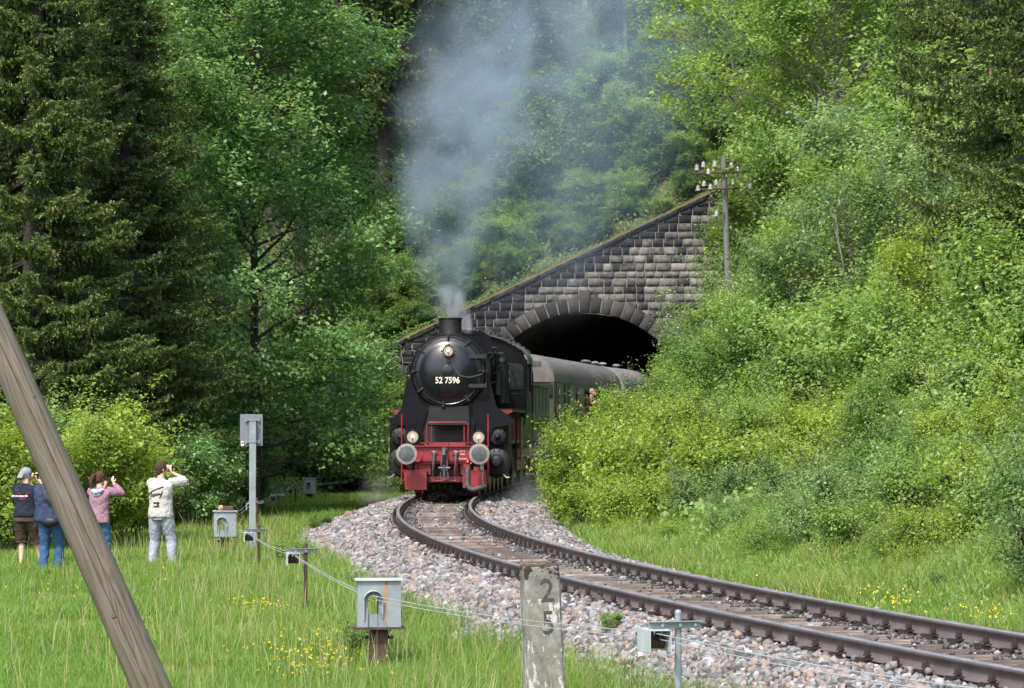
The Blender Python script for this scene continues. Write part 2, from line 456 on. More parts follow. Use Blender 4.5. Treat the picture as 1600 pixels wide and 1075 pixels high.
def rail(side):
    half = [(0, 0), (.0335, 0), (.0335, -.012), (.0335, -.034), (.008, -.048), (.008, -.118), (.0625, -.138), (.0625, -.149), (0, -.149)]
    prof = half+[(-x, z) for x, z in half[::-1][1:-1]]
    hx = [(.0335-.007, 0)]
    prof = [(0,0),(.026,0),(.0335,-.008),(.0335,-.034),(.009,-.047),(.009,-.116),(.0625,-.138),(.0625,-.149),(-.0625,-.149),(-.0625,-.138),(-.009,-.116),(-.009,-.047),(-.0335,-.034),(-.0335,-.008),(-.026,0)]
    Ys = np.arange(7, 160, .5); n = len(prof); V = []; 
    for Yv in Ys:
        s = float(tslope(Yv)); k = math.sqrt(1+s*s); c = float(tx(Yv))
        for x, z in prof:
            d = side*.7525+x
            V.append((c+d/k-ROOT_T.x, Yv-d*s/k-ROOT_T.y, z-ROOT_T.z))
    F = []; mi = []
    for j in range(len(Ys)-1):
        for i in range(n):
            a, b2 = j*n+i, j*n+(i+1) % n
            F.append((a, b2, b2+n, a+n)); mi.append(1 if i in (0, 1, n-2, n-1) else 0)
    o = np_mesh('rail', np.array(V), np.array(F), [MAT['rail'], MAT['railhead']], midx=mi, parent=track)
    return o
for sd in (-1, 1): rail(sd)
# one sleeper with its two fastening sets
def sleeper_mesh():
    m = MB(); L = 1.25
    prof = [(-.14,-.10),(-.14,-.03),(-.11,.004),(-.09,.006),(-.085,-.012),(-.022,-.012),(-.018,.006),(.018,.006),(.022,-.012),(.085,-.012),(.09,.006),(.11,.004),(.14,-.03),(.14,-.10)]
    m.prism(prof, -L, L, 'x'); return m
def fast_mesh():
    m = MB()
    m.box((0, 0, .008), (.35, .12, .016))
    for s in (-1, 1):
        m.box((s*.055, 0, .026), (.02, .11, .022))             # rib
        m.box((s*.078, 0, .040), (.07, .07, .016))            # clamp
        m.box((s*.078, 0, .052), (.03, .045, .012))
        m.cyl((s*.078, 0, .03), (s*.078, 0, .128), .013, n=8)
        m.cyl((s*.082, 0, .060), (s*.082, 0, .070), .036, n=10)
        m.cyl((s*.082, 0, .072), (s*.082, 0, .106), .029, n=6, smooth=False)
        for t in (-1, 1):
            m.cyl((s*.152, t*.033, .012), (s*.152, t*.033, .024), .02, n=8)
            m.box((s*.152, t*.033, .036), (.032, .030, .034))
    return m
Asl = arc_of(13.2); Asl = math.ceil(Asl/.6)*.6
arcs = np.arange(Asl, arc_of(112), .6)
s0 = sleeper_mesh().build('sleeper', MAT['sleeper'], track)
f0 = fast_mesh().build('rail_fastening', MAT['fast'], s0)
f0.location = (-.7525, 0, .004)
f1 = f0.copy(); COL.objects.link(f1); f1.parent = s0; f1.location = (.7525, 0, .004)
rs = random.Random(5)
sle = []
for i, a in enumerate(arcs[:100]):
    Yv = float(y_of_arc(a)); s = float(tslope(Yv))
    o = s0 if i == 0 else copy_tree(s0, track)
    o.location = Vector((float(tx(Yv)), Yv, -.173+0*.01))-ROOT_T
    o.rotation_euler = (0, 0, -math.atan(s))
    sle.append(o)
# the far sleepers as one mass
MM = MB()
for a in arcs[100:]:
    Yv = float(y_of_arc(a)); s = float(tslope(Yv))
    MM.M = Matrix.Translation(Vector((float(tx(Yv)), Yv, -.173))-ROOT_T) @ Matrix.Rotation(-math.atan(s), 4, 'Z')
    MM.box((0, 0, -.03), (2.5, .26, .06))
    for sx in (-.7525, .7525):
        for k in (-1, 1): MM.box((sx+k*.078, 0, .06), (.05, .06, .10))
o = MM.build('sleeper', MAT['sleeper'], track); tag(o, kind='stuff')

# ------------------------------------------------------------ tunnel portal
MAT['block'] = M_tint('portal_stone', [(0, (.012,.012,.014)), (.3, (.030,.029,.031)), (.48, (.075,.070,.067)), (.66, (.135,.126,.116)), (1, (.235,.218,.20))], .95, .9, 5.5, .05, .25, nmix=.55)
MAT['mortar'] = M_noisy('mortar', (.09,.085,.08), (.20,.19,.175), 2.2, .95, 0, .5, c2=(.28,.27,.25), dist=.03)
MAT['voussoir'] = M_tint('arch_stone', [(0, (.014,.013,.014)), (.5, (.033,.029,.029)), (1, (.08,.072,.067))], .92, .8, 4, .04, .3, nmix=.3)
MAT['moss'] = M_noisy('moss', (.045,.032,.012), (.11,.075,.016), 4, .95, 0, 1, c2=(.12,.16,.03), dist=.04)
MAT['soot'] = M_noisy('sooty_lining', (.012,.012,.014), (.04,.037,.036), 2.5, .95, 0, .6, dist=.05)
PANG = R(-7)                                        # the face turns a little to the left
PC = pix(914, 667, PORTAL_Y); PC.z = 0
portal = empty('tunnel_portal', (PC.x, PC.y, 0), PANG)
tag(portal, 'dark stone railway tunnel portal with a round arch and sloping mossy top', 'tunnel portal')
RI, CZ = 4.33, 1.92
k_ = 4700/PORTAL_Y
def lx(px): return (px-914)/k_
SL = .467; Z0 = 6.62+(0+PC.x+1.4)*SL                # wall top at local x=0
def wtop(x): return Z0+SL*x
XL, XR = lx(560), lx(1190)
def clip(poly, a, b, c):
    """keep a*x+b*z<=c"""
    out = []
    for i in range(len(poly)):
        p, q = poly[i], poly[(i+1) % len(poly)]
        dp, dq = a*p[0]+b*p[1]-c, a*q[0]+b*q[1]-c
        if dp <= 0: out.append(p)
        if (dp < 0) != (dq < 0) and abs(dp-dq) > 1e-9:
            t = dp/(dp-dq); out.append((p[0]+(q[0]-p[0])*t, p[1]+(q[1]-p[1])*t))
    return out
def portal_blocks():
    rng = random.Random(3); V = []; F3 = []; T = []
    def poly_block(poly, depth, tint, rough=.03, bev=.035):
        cx = sum(p[0] for p in poly)/len(poly); cz = sum(p[1] for p in poly)/len(poly)
        n = len(poly); b0 = len(V)
        wdt = max(abs(p[0]-cx) for p in poly); hgt = max(abs(p[1]-cz) for p in poly)
        for p in poly: V.append((p[0], .06, p[1]))
        for p in poly: V.append((p[0], -depth*.25, p[1]))
        kx = max(.5, 1-bev*1.8/max(wdt, .05)); kz = max(.5, 1-bev*1.8/max(hgt, .05))
        for p in poly: V.append((cx+(p[0]-cx)*kx, -depth-rng.uniform(0, rough), cz+(p[1]-cz)*kz))
        V.append((cx+rng.uniform(-.3, .3)*wdt, -depth-rng.uniform(.0, rough*2.6), cz+rng.uniform(-.3, .3)*hgt)); c = b0+3*n
        for i in range(n):
            j = (i+1) % n
            for A in (0, n):
                F3.append((b0+A+i, b0+A+j, b0+A+n+j)); F3.append((b0+A+i, b0+A+n+j, b0+A+n+i)); T.extend([tint, tint])
            F3.append((b0+2*n+i, b0+2*n+j, c)); T.append(tint)
    z = -.3; row = 0
    while z < 13:
        hc = rng.choice([.29, .32, .33, .35, .27]); x = XL-rng.uniform(0, .6)
        while x < XR:
            w = rng.uniform(.30, .66)
            g = .013; gx = .019
            poly = [(x+gx, z+g), (x+w-gx, z+g+rng.uniform(-.008, .008)), (x+w-gx, z+hc-g), (x+gx, z+hc-g+rng.uniform(-.008, .008))]
            # sloping coping: blocks under the line
            poly = clip(poly, -SL, 1, Z0-.22)
            if len(poly) >= 3:
                ar = abs(sum(poly[i][0]*poly[(i+1) % len(poly)][1]-poly[(i+1) % len(poly)][0]*poly[i][1] for i in range(len(poly))))/2
                rmin = min(math.hypot(p[0], p[1]-CZ) if p[1] > CZ else abs(p[0]) for p in poly)
                if ar > .02 and rmin > RI+.12:
                    mx = x+w/2
                    light = .50+.26*max(-1, min(1, mx/5))+(.08 if z < 8.6 else -.10)-(.10 if mx < -2.5 else 0)  # stone tint rises rightwards, brighter lighting on that side included in the colour
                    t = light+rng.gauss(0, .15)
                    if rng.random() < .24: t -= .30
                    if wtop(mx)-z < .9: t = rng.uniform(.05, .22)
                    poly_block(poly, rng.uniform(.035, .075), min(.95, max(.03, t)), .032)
            x += w
        z += hc; row += 1
    # coping stones along the slope
    t = XL
    while t < XR:
        w = rng.uniform(.7, 1.2); a, b2 = t+.012, min(t+w, XR)-.012
        poly_block([(a, wtop(a)-.20), (b2, wtop(b2)-.20), (b2, wtop(b2)), (a, wtop(a))], .10, rng.uniform(.04, .25), .02)
        t += w
    return np.array(V), np.array(F3), np.array(T)
V, F, T = portal_blocks()
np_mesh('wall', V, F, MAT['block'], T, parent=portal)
# mortar backing with the arch opening, a solid 0.5 m thick
m = MB(); N = 28
arc = [(RI*math.cos(PI*i/N), CZ+RI*math.sin(PI*i/N)) for i in range(N+1)]
def backing(m, y0, y1):
    # strips between the arch and the top line
    pts = [(XR, -.6)]+[(arc[0][0], -.6)]+arc+[(arc[-1][0], -.6), (XL, -.6)]
    for y, flip in ((y0, 0), (y1, 1)):
        vs = []; fs = []
        for i in range(N+1):
            x, z = arc[i]; vs += [(x, y, z), (x, y, wtop(x)-.03)]
        for i in range(N): fs.append((2*i, 2*i+1, 2*i+3, 2*i+2))
        m.add(vs, fs)
        m.add([(RI, y, -.6), (XR, y, -.6), (XR, y, wtop(XR)-.03), (RI, y, wtop(RI)-.03)], [(0,1,2,3)])
        m.add([(-RI, y, -.6), (XL, y, -.6), (XL, y, wtop(XL)-.03), (-RI, y, wtop(-RI)-.03)], [(0,1,2,3)])
    m.add([(XL, y0, wtop(XL)-.03), (XR, y0, wtop(XR)-.03), (XR, y1, wtop(XR)-.03), (XL, y1, wtop(XL)-.03)], [(0,1,2,3)])
    m.add([(XL, y0, -.6), (XL, y0, wtop(XL)-.03), (XL, y1, wtop(XL)-.03), (XL, y1, -.6)], [(0,1,2,3)])
    m.add([(XR, y0, -.6), (XR, y0, wtop(XR)-.03), (XR, y1, wtop(XR)-.03), (XR, y1, -.6)], [(0,1,2,3)])
backing(m, .0, .62); m.build('mortar_core', MAT['mortar'], portal)
# voussoirs
rng = random.Random(8); V = []; F = []; T = []
def vous(a0, a1, r0, r1, d, t):
    b0 = len(V); g = .020
    a0 += g/4.6; a1 -= g/4.6
    for y, gr in ((.55, 0), (-d*.6, 0), (-d, .03)):
        for a, r in ((a0, r0), (a1, r0), (a1, r1), (a0, r1)):
            am = (a0+a1)/2; rm = (r0+r1)/2
            a2 = a+(am-a)*gr*3; r2 = r+(rm-r)*gr*3
            V.append((r2*math.cos(a2), y-rng.uniform(0, .02)*(gr > 0), CZ+r2*math.sin(a2)))
    for L in (0, 4):
        for i in range(4):
            j = (i+1) % 4; F.append((b0+L+i, b0+L+j, b0+L+4+j, b0+L+4+i)); T.append(t)
    F.append((b0+8, b0+9, b0+10, b0+11)); T.append(t)
NV = 33; w = PI/NV
for i in range(-3, NV+3):
    a0 = i*w; a1 = a0+w; mid = i == NV//2
    if a0 < -.05 or a1 > PI+.05:
        continue
    vous(a0, a1, RI, RI+(.90 if mid else .62), .17 if mid else .11, rng.uniform(.2, .8))
for s in (-1, 1):
    z = CZ
    while z > -.3:
        hh = .42; a, b2 = s*RI, s*(RI+.6); b0 = len(V)
        for y in (.55, -.11):
            V += [(a, y, z-hh+.012), (b2, y, z-hh+.012), (b2, y, z-.012), (a, y, z-.012)]
        for f in ((0,1,5,4),(1,2,6,5),(2,3,7,6),(3,0,4,7),(4,5,6,7)): F.append(tuple(b0+i for i in f)); T.append(rng.uniform(.2,.7))
        z -= hh
np_mesh('arch_ring', np.array(V), np.array(F), MAT['voussoir'], np.array(T), parent=portal)
m = MB(); vs = []; fs = []
for i in range(41):
    a = PI*i/40
    for r in (RI+.03, RI+.59): vs.append((r*math.cos(a), -.07, CZ+r*math.sin(a)))
for i in range(40): fs.append((2*i, 2*i+1, 2*i+3, 2*i+2))
n_ = len(vs); vs += [(x, .01, z) for x, _, z in vs]; fs += [tuple(q+n_ for q in f) for f in fs]; fs += [(2*i, 2*i+2, n_+2*i+2, n_+2*i) for i in range(40)]+[(2*i+1, 2*i+3, n_+2*i+3, n_+2*i+1) for i in range(40)]
m.add(vs, fs); m.build('arch_mortar', MAT['mortar'], portal)
# moss on the coping
xs_ = np.arange(XL, XR, .12); rngn = np.random.default_rng(4); V = []; F = []
for i, x in enumerate(xs_):
    for j, y in enumerate(np.linspace(-.12, .5, 6)):
        V.append((x, y+rngn.uniform(-.02, .02), wtop(x)+.015+max(0, .07*rngn.random()*math.sin(PI*j/5)+.035*(j not in (0, 5)))-(.03 if j in (0,) else 0)))
for i in range(len(xs_)-1):
    for j in range(5): a = i*6+j; F.append((a, a+6, a+7, a+1))
np_mesh('moss', np.array(V), np.array(F), MAT['moss'], parent=portal, smooth=True)
# tunnel lining
m = MB(); vs = []; fs = []; prof = [(RI-.02, -.35), (RI-.02, CZ*.5)]+[((RI-.02)*math.cos(PI*i/32), CZ+(RI-.02)*math.sin(PI*i/32)) for i in range(33)]+[(-RI+.02, CZ*.5), (-RI+.02, -.35)]
ys_ = [.2, .7, 2, 4, 7, 11, 16, 22, 29, 37, 44]
for y in ys_:
    bend = .0028*y*y
    for x, z in prof: vs.append((x+bend+.10*y, y, z))
n = len(prof)
for j in range(len(ys_)-1):
    for i in range(n-1): fs.append((j*n+i, j*n+i+1, (j+1)*n+i+1, (j+1)*n+i))
fs.append(tuple(range((len(ys_)-1)*n, len(ys_)*n)))
m.add(vs, fs, 0, True); m.build('tunnel_lining', MAT['soot'], portal)
# ------------------------------------------------------------ foliage builders
def leaf_arrays(P, N, S, rng, aspect=.62, fold=.12, T=None):
    n = len(P)
    N = N/np.maximum(np.linalg.norm(N, axis=1), 1e-6)[:, None]
    if T is None: T = rng.normal(size=(n, 3))
    t = T-N*np.sum(T*N, 1)[:, None]; t /= np.maximum(np.linalg.norm(t, axis=1), 1e-6)[:, None]
    b = np.cross(N, t); S = S[:, None]
    v0 = P-t*S*.5; v2 = P+t*S*.5
    v1 = P+b*S*aspect*.5+N*S*fold-t*S*.08; v3 = P-b*S*aspect*.5+N*S*fold-t*S*.08
    V = np.stack([v0, v1, v2, v3], 1).reshape(-1, 3)
    F = np.arange(n*4).reshape(n, 4)
    return V, F
def limb_mesh(paths, n=5):
    m = MB()
    for path, r0, r1, k in paths:
        rs = [r0+(r1-r0)*i/(len(path)-1) for i in range(len(path))]
        m.tube(path, rs, k, 0, caps=False)
    return m
def curve_path(p, d, L, rng, n=5, wob=.1, lift=0.0):
    """polyline from p along d with wobble and gravity/lift"""
    pts = [np.array(p, float)]; d = np.array(d, float); d /= np.linalg.norm(d)
    for i in range(n):
        d = d+rng.normal(size=3)*wob+np.array([0, 0, lift]); d /= np.linalg.norm(d)
        pts.append(pts[-1]+d*L/n)
    return pts
def interp_path(pts, t):
    k = t*(len(pts)-1); i = min(int(k), len(pts)-2); f = k-i
    return pts[i]*(1-f)+pts[i+1]*f, (pts[i+1]-pts[i])

def make_broadleaf(name, seed, H, Rr, base, leafmat, barkmat, leaf=.11, nlimb=22, nsub=8, ntwig=6, perleaf=9, multi=False,
                   twl=.55, spread=.13, up=.75, droop=0, rise=.5, tr=.16, leaf_var=.5, fancy=None, crownshape=1.0, cut=None):
    rng = np.random.default_rng(seed)
    root = empty(name); paths = []; A = []; B = []
    trunks = []
    if multi:
        nst = 7
        for i in range(nst):
            az = 2*PI*i/nst+rng.uniform(-.3, .3); tilt = rng.uniform(.1, .75)
            d = (math.cos(az)*tilt, math.sin(az)*tilt, 1)
            t = curve_path((math.cos(az)*.1, math.sin(az)*.1, -.15), d, H*rng.uniform(.7, .95), rng, 6, .07, -.02)
            trunks.append(t); paths.append((t, tr*rng.uniform(.5, 1), .01, 5))
    else:
        t = curve_path((0, 0, -.4), (rng.uniform(-.04, .04), rng.uniform(-.04, .04), 1), H*.97+.4, rng, 9, .035, .01)
        trunks.append(t); paths.append((t, tr, .02, 8))
    for i in range(nlimb):
        tk = trunks[i % len(trunks)]
        u = (i+rng.random())/nlimb
        tt = base+(0.97-base)*u
        p, td = interp_path(tk, tt)
        prof = math.sqrt(max(.05, 1-((u-.42)/.62)**2))*crownshape
        L = Rr*prof*rng.uniform(.75, 1.15)*(.6 if multi else 1)
        az = i*2.399+rng.uniform(-.4, .4)
        if multi:
            a0 = 2*PI*(i % len(trunks))/len(trunks); az = a0+rng.uniform(-1.4, 1.4)
        el = rise+rng.uniform(-.2, .25)+u*.5
        d = (math.cos(az)*math.cos(el), math.sin(az)*math.cos(el), math.sin(el))
        lp = curve_path(p, d, L, rng, 5, .12, .02-droop*.05); paths.append((lp, max(.02, tr*.42*prof*(1-u*.5)), .008, 5))
        for j in range(nsub):
            v = .25+.75*(j+rng.random())/nsub
            q, ld = interp_path(lp, min(v, .999)); ld = ld/np.linalg.norm(ld)
            side = np.cross(ld, [0, 0, 1]); side /= max(1e-6, np.linalg.norm(side)); sg = 1 if j % 2 else -1
            dd = ld*.7+side*sg*rng.uniform(.3, 1)+np.array([0, 0, rng.uniform(-.25, .45)])
            sl = L*rng.uniform(.25, .42)*(1.15-.5*v)+.15
            sp = curve_path(q, dd, sl, rng, 3, .15, -droop*.08)
            if j % 2 == 0: paths.append((sp, .014, .004, 3))
            for k in range(ntwig):
                w = .2+.8*(k+rng.random())/ntwig
                r, sd = interp_path(sp, min(w, .999)); sd = sd/np.linalg.norm(sd)
                e = sd*.6+rng.normal(size=3)*.55+np.array([0, 0, .15-droop*.5]); e /= np.linalg.norm(e)
                A.append(r); B.append(r+e*twl*rng.uniform(.5, 1.2))
    if multi:
        # long young shoots standing out of the bush
        tips = [pp[0][-1] for pp in paths if len(pp[0]) == 6 and pp[3] == 5]
        for i in range(int(len(tips)*.9)):
            q = tips[rng.integers(0, len(tips))]; d = rng.normal(size=3)*.32+np.array([0, 0, 1])+.5*np.array([q[0], q[1], 0])/max(Rr, .1)
            sp = curve_path(q, d, twl*rng.uniform(1.2, 3.2), rng, 4, .12); paths.append((sp, .007, .002, 3))
            for a_, b_ in zip(sp[:-1], sp[1:]): A.append(a_); B.append(b_)
    A, B = np.array(A), np.array(B); nt = len(A)
    rep = perleaf
    ti = np.repeat(np.arange(nt), rep); f = rng.random(nt*rep)**.8
    P = A[ti]*(1-f[:, None])+B[ti]*f[:, None]+rng.normal(size=(nt*rep, 3))*spread*np.array([1, 1, .65])
    cen = np.array([0, 0, H*.5]); out = P-cen; out /= np.maximum(np.linalg.norm(out, axis=1), 1e-6)[:, None]
    N = np.array([0, 0, up])+rng.normal(size=P.shape)*.42+out*.35
    S = leaf*rng.uniform(1-leaf_var, 1+leaf_var, len(P))
    V, F = leaf_arrays(P, N, S, rng)
    tt_ = rng.normal(.42, .08, nt)                    # each twig has its own leaf colour
    tint = np.clip(tt_[ti]+rng.normal(0, .12, len(P))+(rng.random(len(P)) < .06)*.3, 0, 1)
    if cut is not None:
        kp = cut(P); V = V.reshape(-1, 4, 3)[kp].reshape(-1, 3); F = np.arange(len(V)).reshape(-1, 4); tint = tint[kp]
    if multi: limb_mesh(paths).build('branches', barkmat, root)
    else: limb_mesh(paths).build('trunk', barkmat, root)
    np_mesh('foliage' if multi else 'crown', V, F, leafmat, tint, parent=root)
    if fancy: fancy(root, A, B, rng)
    return root

def make_spruce(name, seed, H, Rb, leafmat, barkmat, zmin=.5, step=.34, per=7, tw=.55, needle=.105, dens=1.25, dead=0.3, cones=0, bright=.3, maxz=None, tipup=.10, narrow=.02):
    rng = np.random.default_rng(seed)
    root = empty(name)
    paths = [([np.array([0, 0, -.4]), np.array([0, 0, H*.4]), np.array([.05, 0, H*.8]), np.array([.05, .03, H])], .2+H*.008, .02, 9)]
    A = []; B = []; tip = []; cone_at = []
    z = zmin
    while z < H-.4:
        frac = 1-(z/H); Lz = Rb*(frac**.85)*rng.uniform(.85, 1.1)+.15
        for b in range(per):
            az = rng.uniform(0, 2*PI); L = Lz*rng.uniform(.7, 1.12)
            n = 7; pts = []
            sag = rng.uniform(.18, .34)
            for i in range(n+1):
                t = i/n; r = L*t
                zz = z-sag*L*math.sin(t*PI*.62)+tipup*L*(t**3)
                wob = .04*L*math.sin(t*5+az*3)
                pts.append(np.array([math.cos(az)*r-math.sin(az)*wob, math.sin(az)*r+math.cos(az)*wob, zz]))
            paths.append((pts, .012+.012*L, .004, 3))
            m = max(3, int(L/.13*dens))
            for k in range(m):
                t = .22+.78*(k+rng.random())/m
                q, bd = interp_path(pts, min(t, .999)); bd = bd/np.linalg.norm(bd)
                side = np.array([-math.sin(az), math.cos(az), 0])
                ll = tw*(.5+.8*(1-t))*rng.uniform(.6, 1.2)
                for sg in (-1, 1):
                    d = bd*.55+side*sg*rng.uniform(.5, 1)+np.array([0, 0, rng.uniform(-.45, .05)]); d /= np.linalg.norm(d)
                    A.append(q); B.append(q+d*ll*.8); tip.append(t)
                # hanging twigs
                if rng.random() < .95:
                    d = bd*.2+side*rng.uniform(-.3, .3)+np.array([0, 0, -1]); d /= np.linalg.norm(d)
                    A.append(q); B.append(q+d*ll*rng.uniform(.6, 1.3)); tip.append(t*.6)
            if cones and rng.random() < .5: cone_at.append(pts[-1-rng.integers(0, 2)])
        z += step*rng.uniform(.8, 1.2)
    A, B, tip = np.array(A), np.array(B), np.array(tip); nt = len(A)
    rep = 12; ti = np.repeat(np.arange(nt), rep); f = np.tile((np.arange(rep)+.5)/rep, nt)+rng.uniform(-.05, .05, nt*rep)
    d = B-A; dl = np.linalg.norm(d, axis=1)[:, None]; dn = d/np.maximum(dl, 1e-6)
    P = A[ti]+d[ti]*f[:, None]+rng.normal(size=(nt*rep, 3))*.022
    T = dn[ti]+rng.normal(size=P.shape)*.33
    N = rng.normal(size=P.shape)+np.array([0, 0, .5])
    S = needle*rng.uniform(.7, 1.25, len(P))
    tt = np.clip(rng.normal(.33, .08, nt)[ti]+rng.normal(0, .09, len(P)), 0, .62)
    newg = (f > .72) & (tip[ti] > .5) & ((rng.random(nt) < bright*1.6)[ti])
    tt = np.where(newg, rng.uniform(.68, .98, len(P)), tt); S = np.where(newg, S*.62, S)
    V, F = leaf_arrays(P, N, S, rng, aspect=narrow/needle*2.2, fold=.03, T=T)
    limb_mesh(paths).build('trunk', barkmat, root)
    np_mesh('crown', V, F, leafmat, tt, parent=root)
    if cones:
        rng.shuffle(cone_at)
        cm = MB(); prof = [(.004, 0), (.018, -.015), (.022, -.06), (.018, -.11), (.004, -.14)]
        cm.lathe([(r, h) for r, h in prof], (0, 0, 0), n=8)
        c0 = cm.build('spruce_cone', MAT['cone'], root); c0.location = cone_at[0]
        for p in cone_at[1:cones]:
            c = c0.copy(); COL.objects.link(c); c.parent = root; c.location = p
    return root

def put(src, X, Y, s=1.0, rz=0.0, dz=0.0, label=None, cat=None, group=None, first={}, sz=None, tilt=None):
    """first use moves the source itself, later uses copy it"""
    if src.name not in first: first[src.name] = 1; o = src
    else: o = copy_tree(src)
    o.location = (X, Y, gz(X, Y)+dz); o.scale = (s, s, sz or s); o.rotation_euler = (0, 0, rz)
    if tilt: o.rotation_euler = (tilt[0], tilt[1], rz)
    tag(o, label, cat, group)
    return o

# ------------------------------------------------------------ the trees on the left
rs = random.Random(21)
spA = make_spruce('spruce_tree', 1, 19, 3.6, MAT['spruce'], MAT['bark'], zmin=.9, step=.30, per=9, cones=26, bright=.34)
spB = make_spruce('spruce_tree', 2, 18, 3.9, MAT['spruce'], MAT['bark'], zmin=1.2, step=.32, per=9, cones=16, bright=.3)
GL = 'spruce trees at the edge of the meadow'
put(spA, -11.3, 71, 1, .5, label='tall dark spruce with brown cones and bright tips rising behind the leaning pole', cat='tree', group=GL)
put(spB, -9.7, 75.5, .9, 2.0, label='dark spruce with drooping boughs between the first spruce and the big maple', cat='tree', group=GL)
put(spA, -14.6, 74, 1.05, 3.1, label='dark spruce cut off by the left edge of the photo', cat='tree', group=GL)
put(spB, -12.2, 81, 1.15, 4.4, label='spruce mostly hidden behind the two front spruces', cat='tree', group=GL)
mp = make_broadleaf('maple_tree', 7, 17.5, 4.5, .08, MAT['maple'], MAT['bark'], leaf=.125, nlimb=96, nsub=10, ntwig=6, perleaf=20, twl=.6, spread=.18, up=.9, rise=.15, tr=.15)
p = pix(400, 760, 82)
put(mp, p.x, 82, 1.0, 1.1, label='big dark green maple with layered leafy boughs left of the dark gap', cat='tree')
mp2 = make_broadleaf('maple_tree', 9, 12.5, 3.0, .08, MAT['maple'], MAT['bark'], leaf=.14, nlimb=60, nsub=9, ntwig=6, perleaf=14, twl=.55, spread=.16, up=.9, rise=.2, tr=.13)
p = pix(300, 760, 92); put(mp2, p.x, 92, 1.0, .3, label='smaller maple filling the space between the spruces and the big maple', cat='tree')
p = pix(200, 760, 97); put(mp2, p.x, 98, 1.25, 2.3, label='maple standing deep behind the dark spruces', cat='tree')

# shrubs behind the spectators
shY = make_broadleaf('hornbeam_bush', 31, 2.7, 2.3, .15, MAT['yellowish'], MAT['bark'], leaf=.085, nlimb=46, nsub=8, ntwig=5, perleaf=11, multi=True, twl=.4, spread=.09, tr=.04)
shL = make_broadleaf('leafy_shrub', 32, 2.8, 2.2, .12, MAT['lush'], MAT['bark'], leaf=.085, nlimb=46, nsub=8, ntwig=5, perleaf=12, multi=True, twl=.38, spread=.09, tr=.035)
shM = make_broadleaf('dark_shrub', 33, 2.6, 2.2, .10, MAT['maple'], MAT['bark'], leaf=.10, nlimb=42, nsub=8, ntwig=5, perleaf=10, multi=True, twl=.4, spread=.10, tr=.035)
shG = make_broadleaf('willow_shrub', 34, 4.6, 2.7, .08, MAT['greyleaf'], MAT['greybark'], leaf=.075, nlimb=60, nsub=9, ntwig=6, perleaf=12, multi=True, twl=.5, spread=.10, tr=.05)
shH = make_broadleaf('hazel_shrub', 35, 3.4, 2.3, .08, MAT['hillleaf'], MAT['bark'], leaf=.13, nlimb=44, nsub=7, ntwig=5, perleaf=9, multi=True, twl=.45, spread=.12, tr=.04)
def putp(src, px, D, s, label, group=None, cat='bush', rz=None, dz=0, sz=None):
    p = pix(px, 667, D)
    return put(src, p.x, D, s, rs.uniform(0, 6.28) if rz is None else rz, dz, label, cat, group, sz=sz)
GB = 'bright bushes behind the spectators'
putp(shY, 25, 59, .85, 'bright yellow green bush behind the man in the grey cap', GB)
putp(shY, 130, 61, .95, 'bright yellow green bush spreading behind the woman in the pink hoodie', GB)
putp(shY, 195, 64, .62, 'low yellow green bush just left of the man in the white shirt', GB)
putp(shL, -40, 62, 1.1, 'leafy green bush at the left edge of the meadow', GB)
GS = 'shady shrubs along the meadow edge'
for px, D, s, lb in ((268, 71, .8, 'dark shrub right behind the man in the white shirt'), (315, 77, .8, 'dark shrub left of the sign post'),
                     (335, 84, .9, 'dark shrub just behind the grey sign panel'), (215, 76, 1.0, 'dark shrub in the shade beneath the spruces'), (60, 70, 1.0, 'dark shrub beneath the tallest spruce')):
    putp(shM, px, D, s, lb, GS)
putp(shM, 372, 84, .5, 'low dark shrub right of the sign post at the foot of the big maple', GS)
# bank left of the locomotive
GK = 'leafy shrubs on the bank left of the locomotive'
k = 0
for px, D, s, src in ((355, 93, .8, 'L'), (455, 107, 1.0, 'L'), (505, 107, .9, 'H'), (535, 110, .75, 'L'), (590, 111, .75, 'L'), (605, 107, .6, 'H'), (560, 113, 1.0, 'L'), (490, 108, 1.1, 'H'), (520, 111, .8, 'L'), (470, 109, .8, 'L'), (572, 116, 1.2, 'L'), (545, 117, 1.3, 'H'), (600, 118, .9, 'L'), (385, 105, 1.2, 'L'), (575, 118, .9, 'L'),
                      (440, 110, 1.2, 'L'), (345, 98, 1.0, 'H'), (610, 109, .62, 'L'), (575, 112, .9, 'H'), (530, 114, 1.1, 'L'), (480, 115, 1.2, 'H'), (430, 112, 1.3, 'H'), (380, 104, 1.3, 'H'), (620, 104, .5, 'L'), (345, 88, .9, 'H'),
                      (592, 117, .55, 'H'), (550, 119, .9, 'L')):
    putp(shL if src == 'L' else shH, px, D, s, 'leafy green shrub on the shaded bank left of the locomotive', GK)

